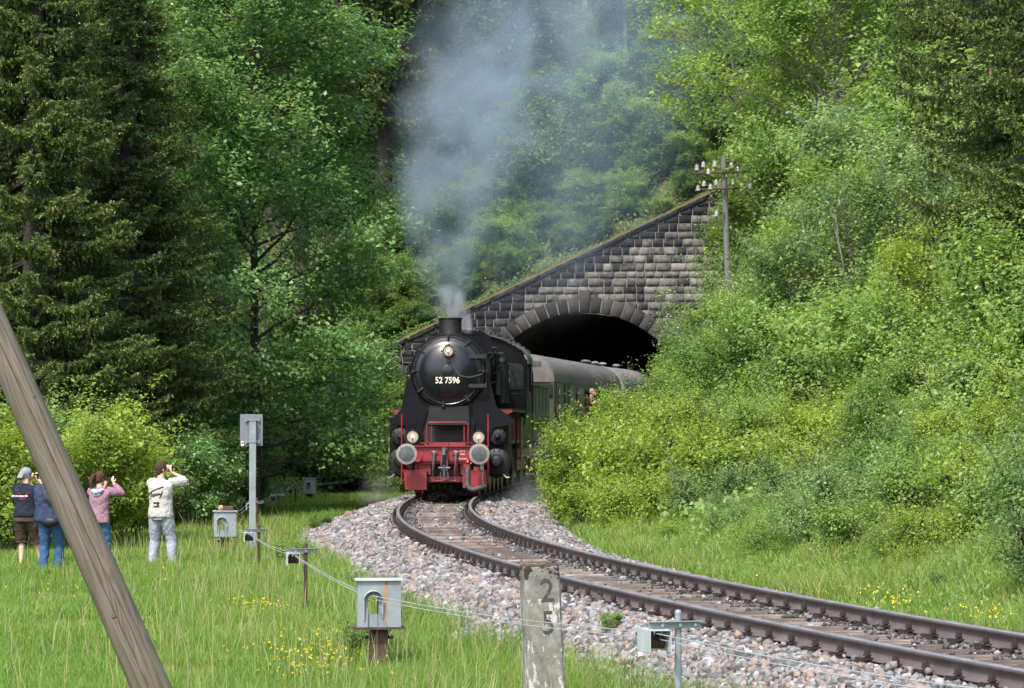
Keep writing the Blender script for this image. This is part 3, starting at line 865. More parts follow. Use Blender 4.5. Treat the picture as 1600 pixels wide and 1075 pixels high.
# ------------------------------------------------------------ hillside woods behind and above the portal
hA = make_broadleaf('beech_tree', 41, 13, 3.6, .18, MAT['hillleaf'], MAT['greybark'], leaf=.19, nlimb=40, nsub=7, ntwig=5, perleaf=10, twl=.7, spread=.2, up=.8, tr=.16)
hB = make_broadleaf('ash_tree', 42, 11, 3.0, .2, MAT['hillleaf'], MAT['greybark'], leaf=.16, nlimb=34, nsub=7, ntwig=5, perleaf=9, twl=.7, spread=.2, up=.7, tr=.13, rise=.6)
hS = make_spruce('forest_spruce', 43, 24, 3.3, MAT['spruce'], MAT['bark'], zmin=6.5, step=.5, per=6, tw=.8, needle=.2, dens=.6, bright=.08, narrow=.05)
GH = 'trees on the hillside above the tunnel'
spots = []
def far_enough(x, y, r):
    return all((x-a)**2+(y-b)**2 > r*r for a, b in spots)
for px, D, s in ((597, 127, 1.0), (520, 133, 1.05), (560, 143, 1.1), (640, 139, 1.1), (470, 126, .95), (430, 136, 1.05), (500, 148, 1.1), (690, 152, 1.1), (610, 155, 1.2)):
    p = pix(px, 667, D); spots.append((p.x, D))
    lb = {597: 'tall spruce with a bare grey trunk in the dark gap left of the smoke', 640: 'spruce half veiled by the left edge of the smoke'}.get(px, 'dark spruce deep in the wood left of the smoke')
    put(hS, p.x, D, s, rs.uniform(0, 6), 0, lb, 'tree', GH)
hill_i = 0
for D in (134, 141, 149, 158, 168, 180):
    X = -.20*D
    while X < .22*D:
        x = X+rs.uniform(-1.2, 1.2); y = D+rs.uniform(-2.5, 2.5)
        px = 800+x/y*4700
        if far_enough(x, y, 2.6) and not (470 < px < 640 and D < 150):
            spots.append((x, y)); src = hA if rs.random() < .55 else hB
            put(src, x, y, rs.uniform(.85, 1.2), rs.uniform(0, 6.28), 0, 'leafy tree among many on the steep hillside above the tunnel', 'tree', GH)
        X += 4.4
GU = 'bushes on the slope above the portal wall'
for D, n in ((121.6, 26), (123, 22), (126, 16), (130, 13), (135, 12)):
    for i in range(n):
        px = 560+(1200-560)*(i+rs.random())/n
        p = pix(px, 667, D); x = p.x; y = float(yp(x))+D-PORTAL_Y+rs.uniform(-.6 if D > 122 else -.3, .9)
        s = rs.uniform(.2, .42) if D < 122 else rs.uniform(.45, .75) if D == 123 else rs.uniform(.75, 1.15)
        put(shH if rs.random() < .6 else shL, x, y, s, rs.uniform(0, 6.28), -.1, 'green bush on the slope above the stone portal wall', 'bush', GU)
# dark bushes low in the gap
# dead pale trunk in the smoke
def dead_tree(px, D, H, lean):
    rng = np.random.default_rng(int(px)); root = empty('dead_tree')
    t = curve_path((0, 0, -.3), (lean, 0, 1), H, rng, 9, .04)
    paths = [(t, .09, .02, 6)]
    for i in range(6):
        q, d = interp_path(t, .55+.07*i); a = rng.uniform(0, 6.28)
        paths.append((curve_path(q, (math.cos(a), math.sin(a), .5), rng.uniform(.4, 1.3), rng, 4, .2), .02, .005, 4))
    limb_mesh(paths).build('trunk', MAT['deadwood'], root)
    p = pix(px, 667, D); root.location = (p.x, D, gz(p.x, D))
    return root
tag(dead_tree(853, 130, 3.6, -.08), 'bare pale dead trunk standing in the smoke above the portal', 'dead tree')
tag(dead_tree(600, 114, 4.2, .3), 'thin bare leaning dead branch in the dark gap left of the smoke', 'dead tree')

# ------------------------------------------------------------ the right bank
GR = 'bushes covering the bank right of the track'
lowB_ = make_broadleaf('low_bush', 74, .9, 1.05, .05, MAT['yellowish'], MAT['bark'], leaf=.05, nlimb=32, nsub=6, ntwig=5, perleaf=9, multi=True, twl=.28, spread=.07, tr=.010)
lime = make_broadleaf('aspen_tree', 51, 13.5, 3.6, .10, MAT['lush'], MAT['greybark'], leaf=.115, nlimb=72, nsub=9, ntwig=6, perleaf=17, twl=.55, spread=.15, up=.7, rise=.35, tr=.17)
p = pix(1300, 667, 80)
put(lime, p.x, 80, 1.0, .4, label='tall bright green aspen behind the telegraph pole', cat='tree')
p = pix(1390, 667, 86); put(lime, p.x, 88, 1.1, 2.4, label='tall green aspen behind the big right hand spruce', cat='tree')
p = pix(1310, 667, 108); put(lime, p.x, 109, 1.1, 4.4, label='tall green aspen on the bank beside the portal wall', cat='tree')
p = pix(1560, 667, 95); put(lime, p.x, 97, 1.2, 1.4, label='tall green aspen high on the bank at the right edge', cat='tree')
oak = make_broadleaf('young_maple', 52, 13.2, 2.6, .66, MAT['yellowish'], MAT['greybark'], leaf=.13, nlimb=26, nsub=6, ntwig=4, perleaf=9, twl=.5, spread=.14, up=.6, rise=.1, tr=.09)
p = pix(1168, 667, 88); put(oak, p.x, 88, 1.0, 3.4, label='thin yellow green young maple reaching out left above the telegraph pole', cat='tree')
spC = make_spruce('spruce_tree', 61, 15, 3.4, MAT['spruce'], MAT['bark'], zmin=1.0, step=.32, per=8, tw=.5, needle=.09, cones=30, bright=.5, narrow=.018)
p = pix(1640, 667, 52); put(spC, p.x, 52, 1, .3, label='large spruce with bright green shoots and cones on the right bank', cat='tree', group='spruces on the right bank')
p = pix(1530, 667, 66); put(spC, p.x, 66, 1, 2.1, label='spruce with olive green boughs behind the large one on the right bank', cat='tree', group='spruces on the right bank')
wil = [(1345, 60, 1.0), (1328, 68, .9), (1450, 62, 1.0), (1235, 73, .42), (1400, 70, 1.2)]
for px, D, s in wil:
    lb = {1345: 'tall willow shrub with grey green leaves in the middle of the right bank', 1328: 'willow shrub below the telegraph pole', 1450: 'willow shrub left of the right bank spruces',
          1235: 'small willow shrub in front of the foot of the portal wall', 1400: 'tallest willow shrub rising behind the others on the right bank'}[px]
    putp(shG, px, D, s, lb, 'willow shrubs on the right bank')
sap = make_broadleaf('sapling', 55, 4.6, 1.15, .08, MAT['lush'], MAT['greybark'], leaf=.075, nlimb=34, nsub=6, ntwig=5, perleaf=9, twl=.42, spread=.09, up=.5, rise=.9, tr=.03)
sap2 = make_broadleaf('sapling', 56, 4.2, 1.0, .10, MAT['yellowish'], MAT['greybark'], leaf=.07, nlimb=30, nsub=6, ntwig=5, perleaf=8, twl=.42, spread=.09, up=.5, rise=1.0, tr=.025)
shN = make_broadleaf('bank_shrub', 36, 2.2, 1.9, .06, MAT['lush'], MAT['bark'], leaf=.055, nlimb=56, nsub=9, ntwig=6, perleaf=12, multi=True, twl=.34, spread=.075, tr=.022)
shO = make_broadleaf('bank_shrub', 37, 2.0, 1.9, .06, MAT['yellowish'], MAT['bark'], leaf=.055, nlimb=50, nsub=9, ntwig=6, perleaf=11, multi=True, twl=.34, spread=.075, tr=.022)
shP = make_broadleaf('blossoming_shrub', 38, 3.4, 2.2, .06, MAT['greyleaf'], MAT['greybark'], leaf=.06, nlimb=50, nsub=8, ntwig=6, perleaf=11, multi=True, twl=.45, spread=.09, tr=.03,
    fancy=lambda root, A, B, rng: np_mesh('blossom', *leaf_arrays(*(lambda i: (B[i]+rng.normal(size=(len(i), 3))*.04, rng.normal(size=(len(i), 3))+np.array([0,0,.5]), rng.uniform(.03, .06, len(i))))(rng.integers(0, len(B), 1800)), rng), MAT['blossom'], rng.random(1800), parent=root))
def zone(X, Y):
    px = 800+X/Y*4700
    return ('beside the passenger coach' if px < 985 else 'in front of the tunnel mouth' if px < 1075 else 'below the telegraph pole' if px < 1180 else 'in the middle of the right bank' if px < 1330 else 'under the willow shrubs' if px < 1460 else 'near the right edge of the photo')
KINDW = {}
def putd(src, d, Y, s, label=None, group=GR, rz=None, sz=None):
    sl = float(tslope(Y)); k = math.sqrt(1+sl*sl)
    return put(src, float(tx(Y))+d/k, Y-d*sl/k, s, rs.uniform(0, 6.28) if rz is None else rz, -.08, label or ('leafy green bush of the thicket '+zone(float(tx(Y))+d/k, Y-d*sl/k)), 'bush', group, sz=sz)
# front edge of the thicket beside the train
for d_, Y_, s_, src_ in ((2.95, 60, 1.0, lowB_), (3.0, 57, .9, lowB_), (3.1, 63.5, 1.1, lowB_), (3.3, 54, .9, lowB_), (3.7, 51, .9, lowB_), (4.0, 57.5, 1.5, lowB_), (4.2, 54, 1.4, lowB_), (4.6, 50.5, 1.3, lowB_)):
    putd(src_, d_, Y_, s_, 'low yellow green bush spilling onto the ballast beside the train')
putd(shN, 4.45, 62.5, .92, 'fresh green bush covering the lower right part of the tunnel mouth')
putd(shN, 5.2, 62.5, .78, 'small fresh green bush between the two front bushes of the thicket')
putd(shO, 3.75, 60.5, 1.0, 'yellow green bush leaning out closest to the locomotive')
putd(shO, 4.9, 56.0, .85, 'yellow green bush at the front foot of the thicket')
putd(shN, 6.4, 64, 1.0, 'fresh green bush in front of the passenger coach')
putd(shN, 6.9, 60, 1.1, 'fresh green bush with upright twigs in front of the tunnel mouth')
putd(shP, 6.8, 66, .80, 'blossoming shrub with pale flowers right of the tunnel mouth')
putd(shP, 7.8, 71, .95, 'taller blossoming shrub with pale flowers beside the portal wall')
for i in range(62):
    Y = rs.uniform(44, 108); d = rs.uniform(6.2, 17)
    if Y < 52: d = max(d, 7.5)
    h = min(1.75, .5+.10*(d-3)+rs.uniform(0, .3))
    pxx = 800+(float(tx(Y))+d)/Y*4700
    if Y < 84 and 1040 < pxx < 1175: h = min(h, .75)
    putd(shN if rs.random() < .6 else (shO if rs.random() < .35 else shL), d, Y, h)
lowA = make_broadleaf('low_bush', 71, .85, 1.0, .05, MAT['lush'], MAT['bark'], leaf=.05, nlimb=30, nsub=6, ntwig=5, perleaf=9, multi=True, twl=.25, spread=.07, tr=.010)
lowB = make_broadleaf('low_bush', 72, .75, 1.05, .05, MAT['yellowish'], MAT['bark'], leaf=.045, nlimb=28, nsub=6, ntwig=5, perleaf=8, multi=True, twl=.25, spread=.07, tr=.010)
lowC = make_broadleaf('low_bush', 73, 1.15, 1.0, .05, MAT['greyleaf'], MAT['bark'], leaf=.05, nlimb=30, nsub=6, ntwig=5, perleaf=8, multi=True, twl=.3, spread=.08, tr=.010)
for Y, d, s in ((42, 6.4, .42), (45, 6.2, .5), (48, 6.0, .55), (51.5, 5.6, .55), (39, 7.4, .5), (41, 8.6, .6), (44, 8.0, .62), (37, 8.8, .5), (47, 7.6, .7), (35.5, 9.6, .6), (38, 10.2, .8), (53, 7.0, .95)):
    putd(shN if int(Y) % 2 else shO, d, Y, s*1.35, 'low green bush at the foot of the right bank')
for i in range(120):
    Y = 30+32*rs.random()**1.1; d = float(footR(Y))+1.5+(rs.random()**.9)*7
    if d < 2.6 and Y > 50: d += 1
    h = min(1.6, .30+.17*(d-2.4)+rs.uniform(0, .3))
    if float(tx(Y))+d < .2*Y+1.5: putd(rs.choice((lowA, lowA, lowB, lowC)), d, Y, h, 'low bush at the thicket foot '+zone(float(tx(Y))+d, Y))
for i in range(70):
    Y = 24+34*rs.random()**1.1; d = float(footR(Y))+.8+rs.random()*2.2; putd(rs.choice((lowA, lowB, lowB, lowC)), d, Y, rs.uniform(.22, .5), 'small low bush in the grass strip '+zone(float(tx(Y))+d, Y))
for i in range(26):
    Y = rs.uniform(50, 84); d = rs.uniform(7.2, 15); X_ = float(tx(Y))+d; px_ = 800+X_/Y*4700
    if 1030 < px_ < 1190 or px_ > 1640: d += 3.2
    sl = float(tslope(Y)); X_ = float(tx(Y))+d; put(rs.choice((sap, sap, sap2)), X_, Y, rs.uniform(.6, 1.05), rs.uniform(0, 6), -.05, 'slim upright sapling rising out of the thicket '+zone(X_, Y), 'sapling', 'saplings on the right bank')
for px_, D_, s_, lb_ in ((1172, 80, 1.2, 'upright sapling directly right of the telegraph pole'), (1196, 83, 1.4, 'tallest upright sapling just right of the telegraph pole'), (1222, 79, 1.3, 'upright sapling a little way right of the telegraph pole'), (1158, 86, 1.15, 'slim sapling half behind the telegraph pole'), (1180, 77, .8, 'short sapling at the right foot of the telegraph pole')):
    p = pix(px_, 667, D_); put(sap, p.x, D_, s_, rs.uniform(0, 6), -.05, lb_, 'sapling', 'saplings on the right bank')
for px_, D_, s_, lb_ in ((575, 31.5, .42, 'leafy weed clump at the left foot of the large wire box'), (640, 35, .35, 'leafy weed clump at the ballast edge behind the large wire box'), (915, 25.5, .13, 'small green plant growing in the ballast right of the kilometre stone'), (955, 28.5, .14, 'small green plant growing in the ballast left of the foreground wire post'), (500, 66, .36, 'light green young plant standing at the left edge of the ballast'), (455, 52, .5, 'leafy weed in the grass behind the rusty wire post')):
    p = pix(px_, 667, D_); put(lowA, p.x, D_, s_, rs.uniform(0, 6), 0 if px_ < 900 else .06, lb_, 'plant')
# ------------------------------------------------------------ grass and ground cover
def blades(name, X, Y, H, W, tint, zf, label, lean=.35, mat='grass'):
    rng = np.random.default_rng(len(X)); n = len(X); Z = zf(X, Y)-.02
    a = rng.uniform(0, 2*PI, n); lx_, ly_ = rng.normal(0, lean, n)*H, rng.normal(0, lean, n)*H
    dx, dy = np.cos(a)*W, np.sin(a)*W
    b0 = np.stack([X-dx, Y-dy, Z], 1); b1 = np.stack([X+dx, Y+dy, Z], 1)
    m0 = np.stack([X-dx*.8+lx_*.35, Y-dy*.8+ly_*.35, Z+H*.6], 1); m1 = np.stack([X+dx*.8+lx_*.35, Y+dy*.8+ly_*.35, Z+H*.6], 1)
    t0 = np.stack([X-dx*.12+lx_, Y-dy*.12+ly_, Z+H*.97], 1); t1 = np.stack([X+dx*.12+lx_, Y+dy*.12+ly_, Z+H*.97], 1)
    V = np.stack([b0, b1, m1, m0, t1, t0], 1).reshape(-1, 3)
    i = np.arange(n)[:, None]*6
    F = np.concatenate([i+np.array([[0,1,2,3]]), i+np.array([[3,2,4,5]])], 1).reshape(-1, 4)
    o = np_mesh(name, V, F, MAT[mat], np.repeat(tint, 2))
    tag(o, label, 'grass', kind='stuff'); return o
def meadow():
    rng = np.random.default_rng(77); n = 620000
    Y = 23+(109-23)*rng.random(n)**1.7; u = rng.random(n)
    xl = -.24*Y; xr = tx(Y)-footL(Y)*1.03+.35
    X = xl+(xr-xl)*u
    d = -lat(X, Y)
    k = (d > footL(Y)-.35*rng.random(n)**2-.1)
    X, Y, d = X[k], Y[k], d[k]; n = len(X)
    pt = vnoise(X, Y, 1, .7); p2 = vnoise(X, Y, 2, 2.2)
    dry = vnoise(X, Y, 6, .9)
    near = np.exp(-np.clip(d-footL(Y), 0, 9)/2.2)
    H = (.06+.10*pt+.07*p2+.13*near)*rng.uniform(.5, 1.4, n)
    W = .0022+.00008*Y
    t = np.clip(.34+.26*pt+rng.normal(0, .12, n), 0, .8)
    dd_ = (dry > .72) & (p2 > .4); H = np.where(dd_, H*.6, H)
    t = np.where((rng.random(n) < .025+.35*dd_), rng.uniform(.82, 1, n), t)
    blades('meadow_grass', X, Y, H, W, t, front_z, 'fresh green meadow grass left of the track')
    # seed stalks
    n = 4000; Y = 23+50*rng.random(n)**1.6; xr = tx(Y)-footL(Y)
    X = xr-np.abs(rng.normal(0, 2.6, n)); 
    blades('seed_stalks', X, Y, rng.uniform(.3, .62, n), .0025+.00007*Y, rng.uniform(.7, 1, n), front_z, 'thin brown grass seed stalks standing above the meadow', .16)
meadow()
def right_cover():
    rng = np.random.default_rng(78); n = 330000
    Y = 19+(75-19)*rng.random(n)**1.5
    d = footR(Y)-.05+np.abs(rng.random(n))**1.3*9
    s = tslope(Y); k = np.sqrt(1+s*s); X = tx(Y)+d/k; YY = Y-d*s/k
    kp = (d > footR(Y)+.1+.25*vnoise(X, YY, 4, 1.5)) & (X < .21*YY+1)
    X, YY, d = X[kp], YY[kp], d[kp]; n = len(X)
    pt = vnoise(X, YY, 9, .8)
    H = (.08+.22*pt*pt+.10*vnoise(X, YY, 21, 3)+.03*np.clip(d-2, 0, 6))*rng.uniform(.5, 1.3, n)
    t = np.clip(.45+.25*pt+rng.normal(0, .13, n), 0, .8); t = np.where(rng.random(n) < .14, rng.uniform(.8, 1, n), t)
    blades('bank_grass', X, YY, H, .0025+.00009*YY, t, front_z, 'grass and weeds along the right side of the ballast')
    # broad leaved weeds
    n = 200000; Y = 19+(85-19)*rng.random(n)**1.5; d = footR(Y)+.3+rng.random(n)**1.1*10
    s = tslope(Y); k = np.sqrt(1+s*s); X = tx(Y)+d/k; YY = Y-d*s/k
    dens = vnoise(X, YY, 12, 1.3)*np.clip((d-footR(Y))/2.0, .25, 1)
    kp = (rng.random(n) < dens*1.6) & (X < .22*YY+1); X, YY, d = X[kp], YY[kp], d[kp]; n = len(X)
    hmax = (.12+.10*np.clip(d-2, 0, 7))*(.4+vnoise(X, YY, 13, 1.1))
    Z = front_z(X, YY)+hmax*rng.random(n)**.7
    N = rng.normal(size=(n, 3))*.5+np.array([-.2, -.35, .8])
    V, F = leaf_arrays(np.stack([X, YY, Z], 1), N, rng.uniform(.035, .075, n), rng)
    o = np_mesh('bank_weeds', V, F, MAT['lush'], np.clip(rng.normal(.5, .16, n), 0, 1)); tag(o, 'low leafy weeds growing over the foot of the right bank', 'undergrowth', kind='stuff')
right_cover()
def undergrowth():
    rng = np.random.default_rng(79); n = 150000
    # the left bank, under the trees, and the slope above the portal
    Y = rng.uniform(72, 122, n); X = rng.uniform(-.22*Y, np.maximum(tx(Y)-3.6, -.2*Y+.5)); Z = front_z(X, Y)
    k = (Y < yp(X)-.1) & (rng.random(n) < sst(Y, 76, 92)+.25) & ((lat(X, Y) < -9.8+.07*(Y-80)) | (Y > 110))
    A = np.stack([X, Y, Z], 1)[k]
    n2 = 130000; Y = PORTAL_Y+.7+rng.random(n2)**1.3*48; X = rng.uniform(-.2*Y, .2*Y); Yr = np.maximum(Y, yp(X)+.75); Z = hill_z(X, Yr)
    B = np.stack([X, Yr, Z], 1); P = np.concatenate([A, B])
    P[:, 2] += rng.random(len(P))*(.15+.55*vnoise(P[:, 0], P[:, 1], 15, .8))
    N = rng.normal(size=P.shape)*.45+np.array([0, -.45, .75])
    V, F = leaf_arrays(P, N, rng.uniform(.08, .17, len(P)), rng)
    o = np_mesh('undergrowth', V, F, MAT['hillleaf'], np.clip(rng.normal(.45, .15, len(P)), 0, 1)); tag(o, 'leafy undergrowth covering the forest floor and banks', 'undergrowth', kind='stuff')
    # right bank floor
    n = 90000; Y = rng.uniform(45, 119, n); d = 3.2+rng.random(n)*18; s = tslope(Y); kk = np.sqrt(1+s*s); X = tx(Y)+d/kk; YY = Y-d*s/kk
    Z = front_z(X, YY)+rng.random(n)*.5
    V, F = leaf_arrays(np.stack([X, YY, Z], 1), rng.normal(size=(n, 3))*.45+np.array([-.2, -.4, .75]), rng.uniform(.07, .14, n), rng)
    o = np_mesh('bank_undergrowth', V, F, MAT['lush'], np.clip(rng.normal(.42, .15, n), 0, 1)); tag(o, 'leafy undergrowth beneath the thicket on the right bank', 'undergrowth', kind='stuff')
undergrowth()
def flowers():
    rng = np.random.default_rng(80); P = []
    for px, py, sx, sy, n in ((405, 940, 60, 8, 90), (470, 1000, 90, 28, 80), (540, 985, 60, 50, 60), (500, 1020, 110, 40, 60), (150, 940, 160, 70, 25), (1400, 914, 80, 14, 30), (1550, 962, 60, 14, 36), (1320, 905, 160, 34, 25), (300, 900, 260, 60, 40)):
        for _ in range(n):
            x = rng.normal(px, sx*.5); y = rng.normal(py, sy*.5)
            zg = -.66 if px < 800 else -.15
            D = (1.69-zg-.12)*4700/max(60, y-667)
            q = pix(x, y, D)
            z = float(front_z(q.x, D))
            if px > 800:
                for _i in range(6):
                    D = (1.69-z-.12)*4700/max(60, y-667); q = pix(x, y, D); z = float(front_z(q.x, D))
            P.append((q.x, D, z+rng.uniform(.14, .24)))
    P = np.array(P); n = len(P)
    Pp = np.repeat(P, 3, 0)+rng.normal(size=(n*3, 3))*.008
    V, F = leaf_arrays(Pp, rng.normal(size=Pp.shape)*.5+np.array([0, -.5, .8]), rng.uniform(.012, .022, n*3), rng, .9, .1)
    o = np_mesh('buttercups', V, F, MAT['petal'], rng.random(n*3)); tag(o, 'small yellow buttercups dotted through the grass beside the track', 'flowers', kind='stuff')
flowers()
# ------------------------------------------------------------ train materials
MAT['black'] = M_noisy('black_paint', (.002,.0025,.004), (.005,.0055,.008), 2.2, .42, 0, .12, r2=.6, c2=(.010,.010,.011), spec=.14, dist=.004)
MAT['gloss'] = M_noisy('glossy_black', (.004,.005,.008), (.008,.010,.014), 1.5, .24, 0, .05, r2=.34, dist=.003)
MAT['ironwork'] = M_noisy('black_iron', (.005,.005,.006), (.014,.013,.013), 8, .55, .2, .2, dist=.004)
MAT['red'] = M_noisy('red_paint', (.15,.010,.012), (.24,.015,.016), 3, .42, 0, .15, c2=(.12,.012,.014), r2=.6, dist=.003)
MAT['darkred'] = M_noisy('dark_red_paint', (.12,.014,.018), (.2,.022,.026), 3, .5, 0, .15, c2=(.07,.012,.015))
MAT['steel'] = M_noisy('bright_steel', (.30,.29,.28), (.48,.47,.46), 10, .38, .8, .1)
MAT['bufferwhite'] = M_noisy('white_rim', (.13,.12,.11), (.24,.225,.21), 14, .6, 0, .2)
MAT['buffergrey'] = M_noisy('greasy_buffer', (.045,.048,.055), (.10,.105,.115), 7, .42, .3, .2, c2=(.16,.16,.17))
MAT['rubber'] = M_noisy('hose_rubber', (.03,.03,.032), (.075,.075,.08), 12, .7, 0, .3)
MAT['cream'] = M_noisy('cream_paint', (.62,.58,.48), (.72,.68,.58), 10, .5)
MAT['lampglass'] = M_noisy('lamp_reflector', (.26,.21,.17), (.36,.30,.24), 4, .3, .3)
MAT['bulb'] = M_emit('lit_bulb', (1, .62, .30), 9)
MAT['glow'] = M_emit('lit_lamp_glow', (1, .45, .18), 1.2)
MAT['tender'] = M_noisy('tender_green', (.030,.046,.018), (.060,.085,.028), 1.6, .5, 0, .12, (2,2,.35), c2=(.05,.055,.035), r2=.65)
MAT['coachgreen'] = M_noisy('coach_green', (.030,.042,.020), (.052,.066,.030), 1.2, .5, 0, .06, (.6,.6,.25), c2=(.085,.105,.05), r2=.6)
MAT['coachroof'] = M_noisy('coach_roof', (.08,.074,.07), (.14,.127,.118), 1.0, .8, 0, .1, (3,.4,1), c2=(.11,.105,.10))
MAT['coachroof2'] = M_noisy('coach_roof_pale', (.13,.125,.12), (.2,.19,.18), 1.0, .8, 0, .1, (3,.4,1))
MAT['coal'] = M_noisy('coal', (.008,.008,.009), (.03,.03,.032), 12, .35, 0, .8, dist=.02)
MAT['canvas'] = M_noisy('roof_canvas', (.05,.05,.048), (.10,.10,.09), 3, .8)
def M_glass(name, col=(.02,.03,.025), rough=.06):
    m, nt, out = new_mat(name)
    p = principled(nt, out, col, rough, 0, spec=1.0); p.inputs['Coat Weight'].default_value = .5
    return m
MAT['glass'] = M_glass('window_glass')

def text_obj(s, size, name, mat, parent, loc, rot, extrude=.004, align='CENTER', sx=1.0, bold=0, shear=0):
    c = bpy.data.curves.new(name, 'FONT'); c.body = s; c.size = size; c.extrude = extrude; c.align_x = align; c.align_y = 'CENTER'; c.offset = bold; c.shear = shear; c.resolution_u = 4
    o = bpy.data.objects.new(name, c); COL.objects.link(o)
    dg = bpy.context.evaluated_depsgraph_get(); me = bpy.data.meshes.new_from_object(o.evaluated_get(dg))
    bpy.data.objects.remove(o); bpy.data.curves.remove(c)
    me.materials.clear(); me.materials.append(mat)
    o = bpy.data.objects.new(name, me); COL.objects.link(o); o.parent = parent; o.location = loc; o.rotation_euler = rot; o.scale = (sx, 1, 1)
    return o

# ------------------------------------------------------------ the locomotive (local: x right, y rearwards, z up from the rail)
LY = 72.3; LX = -1.66
loco = empty('steam_locomotive', (LX, LY, 0), R(-3.4))
tag(loco, 'black steam locomotive with red buffer beam and three lit lamps leaving the tunnel', 'steam locomotive')
BZ = 3.06
m = MB(); m.cyl((0, 3.2, BZ), (0, 9.3, BZ+.03), .86, .90, 40)
for y in (4.0, 5.1, 6.2, 7.3, 8.4): m.cyl((0, y-.03, BZ), (0, y+.03, BZ), .915, n=40)
boiler = m.build('boiler', MAT['black'], loco)
m = MB(); m.lathe([(.80, 1.62), (.90, 1.62), (.935, 1.66), (.935, 3.28), (.87, 3.34)], (0, 0, BZ), (0, 1, 0), 56)
for i in range(28):
    a = 2*PI*i/28; m.ball((math.cos(a)*.905, 1.615, BZ+math.sin(a)*.905), .010, n=6)
smokebox = m.build('smokebox', MAT['black'], loco)
m = MB()
m.lathe([(.82, 1.62), (.82, 1.575), (.805, 1.56), (.76, 1.555), (.70, 1.535), (.64, 1.49), (.56, 1.445), (.45, 1.40), (.33, 1.37), (.2, 1.352), (.15, 1.35), (.145, 1.335), (.12, 1.325), (.01, 1.322)], (0, 0, BZ), (0, 1, 0), 64)
m.torus((0, 1.565, BZ), (0, 1, 0), .812, .016, 64, 8)
door = m.build('smokebox_door', MAT['gloss'], loco)
m = MB(); m.torus((0, 1.60, BZ), (0, 1, 0), .855, .018, 64, 6); m.build('door_seat', MAT['ironwork'], door)
def clamp(a):
    m = MB(); ca, sa = math.cos(a), math.sin(a)
    def P(r, y, t=0): return (ca*r-sa*t, y, BZ+sa*r+ca*t)
    m.tube([P(.92, 1.60), P(.86, 1.545), P(.79, 1.52), P(.745, 1.53)], [.022, .024, .024, .018], 6)
    m.cyl(P(.86, 1.62), P(.86, 1.49), .024, n=8)
    m.cyl(P(.86, 1.51), P(.86, 1.485), .036, n=6)
    m.tube([P(.90, 1.55, -.045), P(.90, 1.55, .045)], .013, 6)
    return m.build('door_clamp', MAT['ironwork'], door)
for dgr in (90, 55, 143, 180, 214, 262, 305, 0): clamp(R(dgr))
for dz in (.36, -.36):
    m = MB()
    m.prism([(.50, BZ+dz-.035), (.53, BZ+dz+.045), (.95, BZ+dz+.05), (.95, BZ+dz-.05), (.56, BZ+dz-.05)], 1.475 if 0 else 1.47, 1.52)
    m.cyl((.94, 1.54, BZ+dz-.08), (.94, 1.54, BZ+dz+.08), .03, n=10)
    m.build('door_hinge', MAT['ironwork'], door)
m = MB(); m.cyl((.94, 1.585, BZ-.44), (.94, 1.585, BZ+.44), .012, n=8); m.build('hinge_pin', MAT['ironwork'], door)
m = MB(); m.tube([(.13, 1.34, BZ+.36), (.17, 1.36, BZ+.1), (.30, 1.37, BZ-.12), (.52, 1.40, BZ-.16), (.78, 1.5, BZ-.10), (.92, 1.6, BZ-.02), (1.0, 1.8, BZ+.0)], .013, 6); m.build('lamp_cable', MAT['rubber'], door)
text_obj('52 7596', .215, 'number', MAT['cream'], door, (0.0, 1.352, BZ-.235), (PI/2+.10, 0, 0), .006, sx=.86, bold=.004)
# chimney
m = MB(); m.lathe([(.34, 3.86), (.30, 3.98), (.285, 4.06), (.285, 4.36), (.305, 4.37), (.305, 4.395), (.27, 4.395), (.25, 4.36), (.25, 4.1)], (-.02, 2.45, 0), (0, 0, 1), 32)
m.build('chimney', MAT['ironwork'], loco)
# dome casing and sand box
m = MB()
prof = [(-.62, 3.7), (-.60, 3.95), (-.42, 4.10), (.42, 4.10), (.60, 3.95), (.66, 3.7)]
m.prism(prof, 4.0, 6.6); m.build('dome_casing', MAT['black'], loco, bevel=.03)
m = MB(); m.prism([(.05, 3.85), (.05, 4.16), (.72, 4.10), (.90, 3.98), (.96, 3.6), (.90, 3.55)], 3.5, 3.54); m.build('shield_plate', MAT['black'], loco)
m = MB(); m.cyl((.25, 5.2, 4.05), (.25, 5.2, 4.22), .05, n=10); m.cyl((.45, 5.2, 4.05), (.45, 5.2, 4.18), .035, n=10); m.build('safety_valve', MAT['steel'], loco)
# hanging plates either side of the smokebox, down to the cylinders
def px2(px, py, y=0.9):                    # photo pixel to local x,z on the plane y of the locomotive
    s = 4700/(LY+y); X = (px-800)/s; Z = 1.69+(667-py)/s
    return (X-(LX+math.tan(R(3.4))*y), Z)
for sgn, pts in ((-1, [(646,582),(652,604),(668,640),(655,684),(652,700),(640,690),(632,664),(612,663),(612,655),(626,640),(634,600)]), (1, [(760,572),(767,602),(776,636),(803,655),(803,663),(772,668),(756,698),(752,700),(748,684),(735,640),(744,604)])):
    m = MB(); m.prism([px2(a, b, 1.7) for a, b in pts], 1.70, 1.74); m.build('side_apron', MAT['black'], loco)
m = MB()
a = px2(671, 634, 1.5); b2 = px2(731, 634, 1.5); c = px2(734, 664, 1.2); d = px2(666, 664, 1.2)
m.add([(a[0], 1.62, a[1]), (b2[0], 1.62, b2[1]), (c[0], 1.18, c[1]), (d[0], 1.18, d[1]), (a[0], 1.66, a[1]-.03), (b2[0], 1.66, b2[1]-.03), (c[0], 1.22, c[1]-.03), (d[0], 1.22, d[1]-.03)],
      [(0,1,2,3),(7,6,5,4),(0,4,5,1),(3,2,6,7),(0,3,7,4),(1,5,6,2)])
m.build('sloping_apron', MAT['black'], loco)
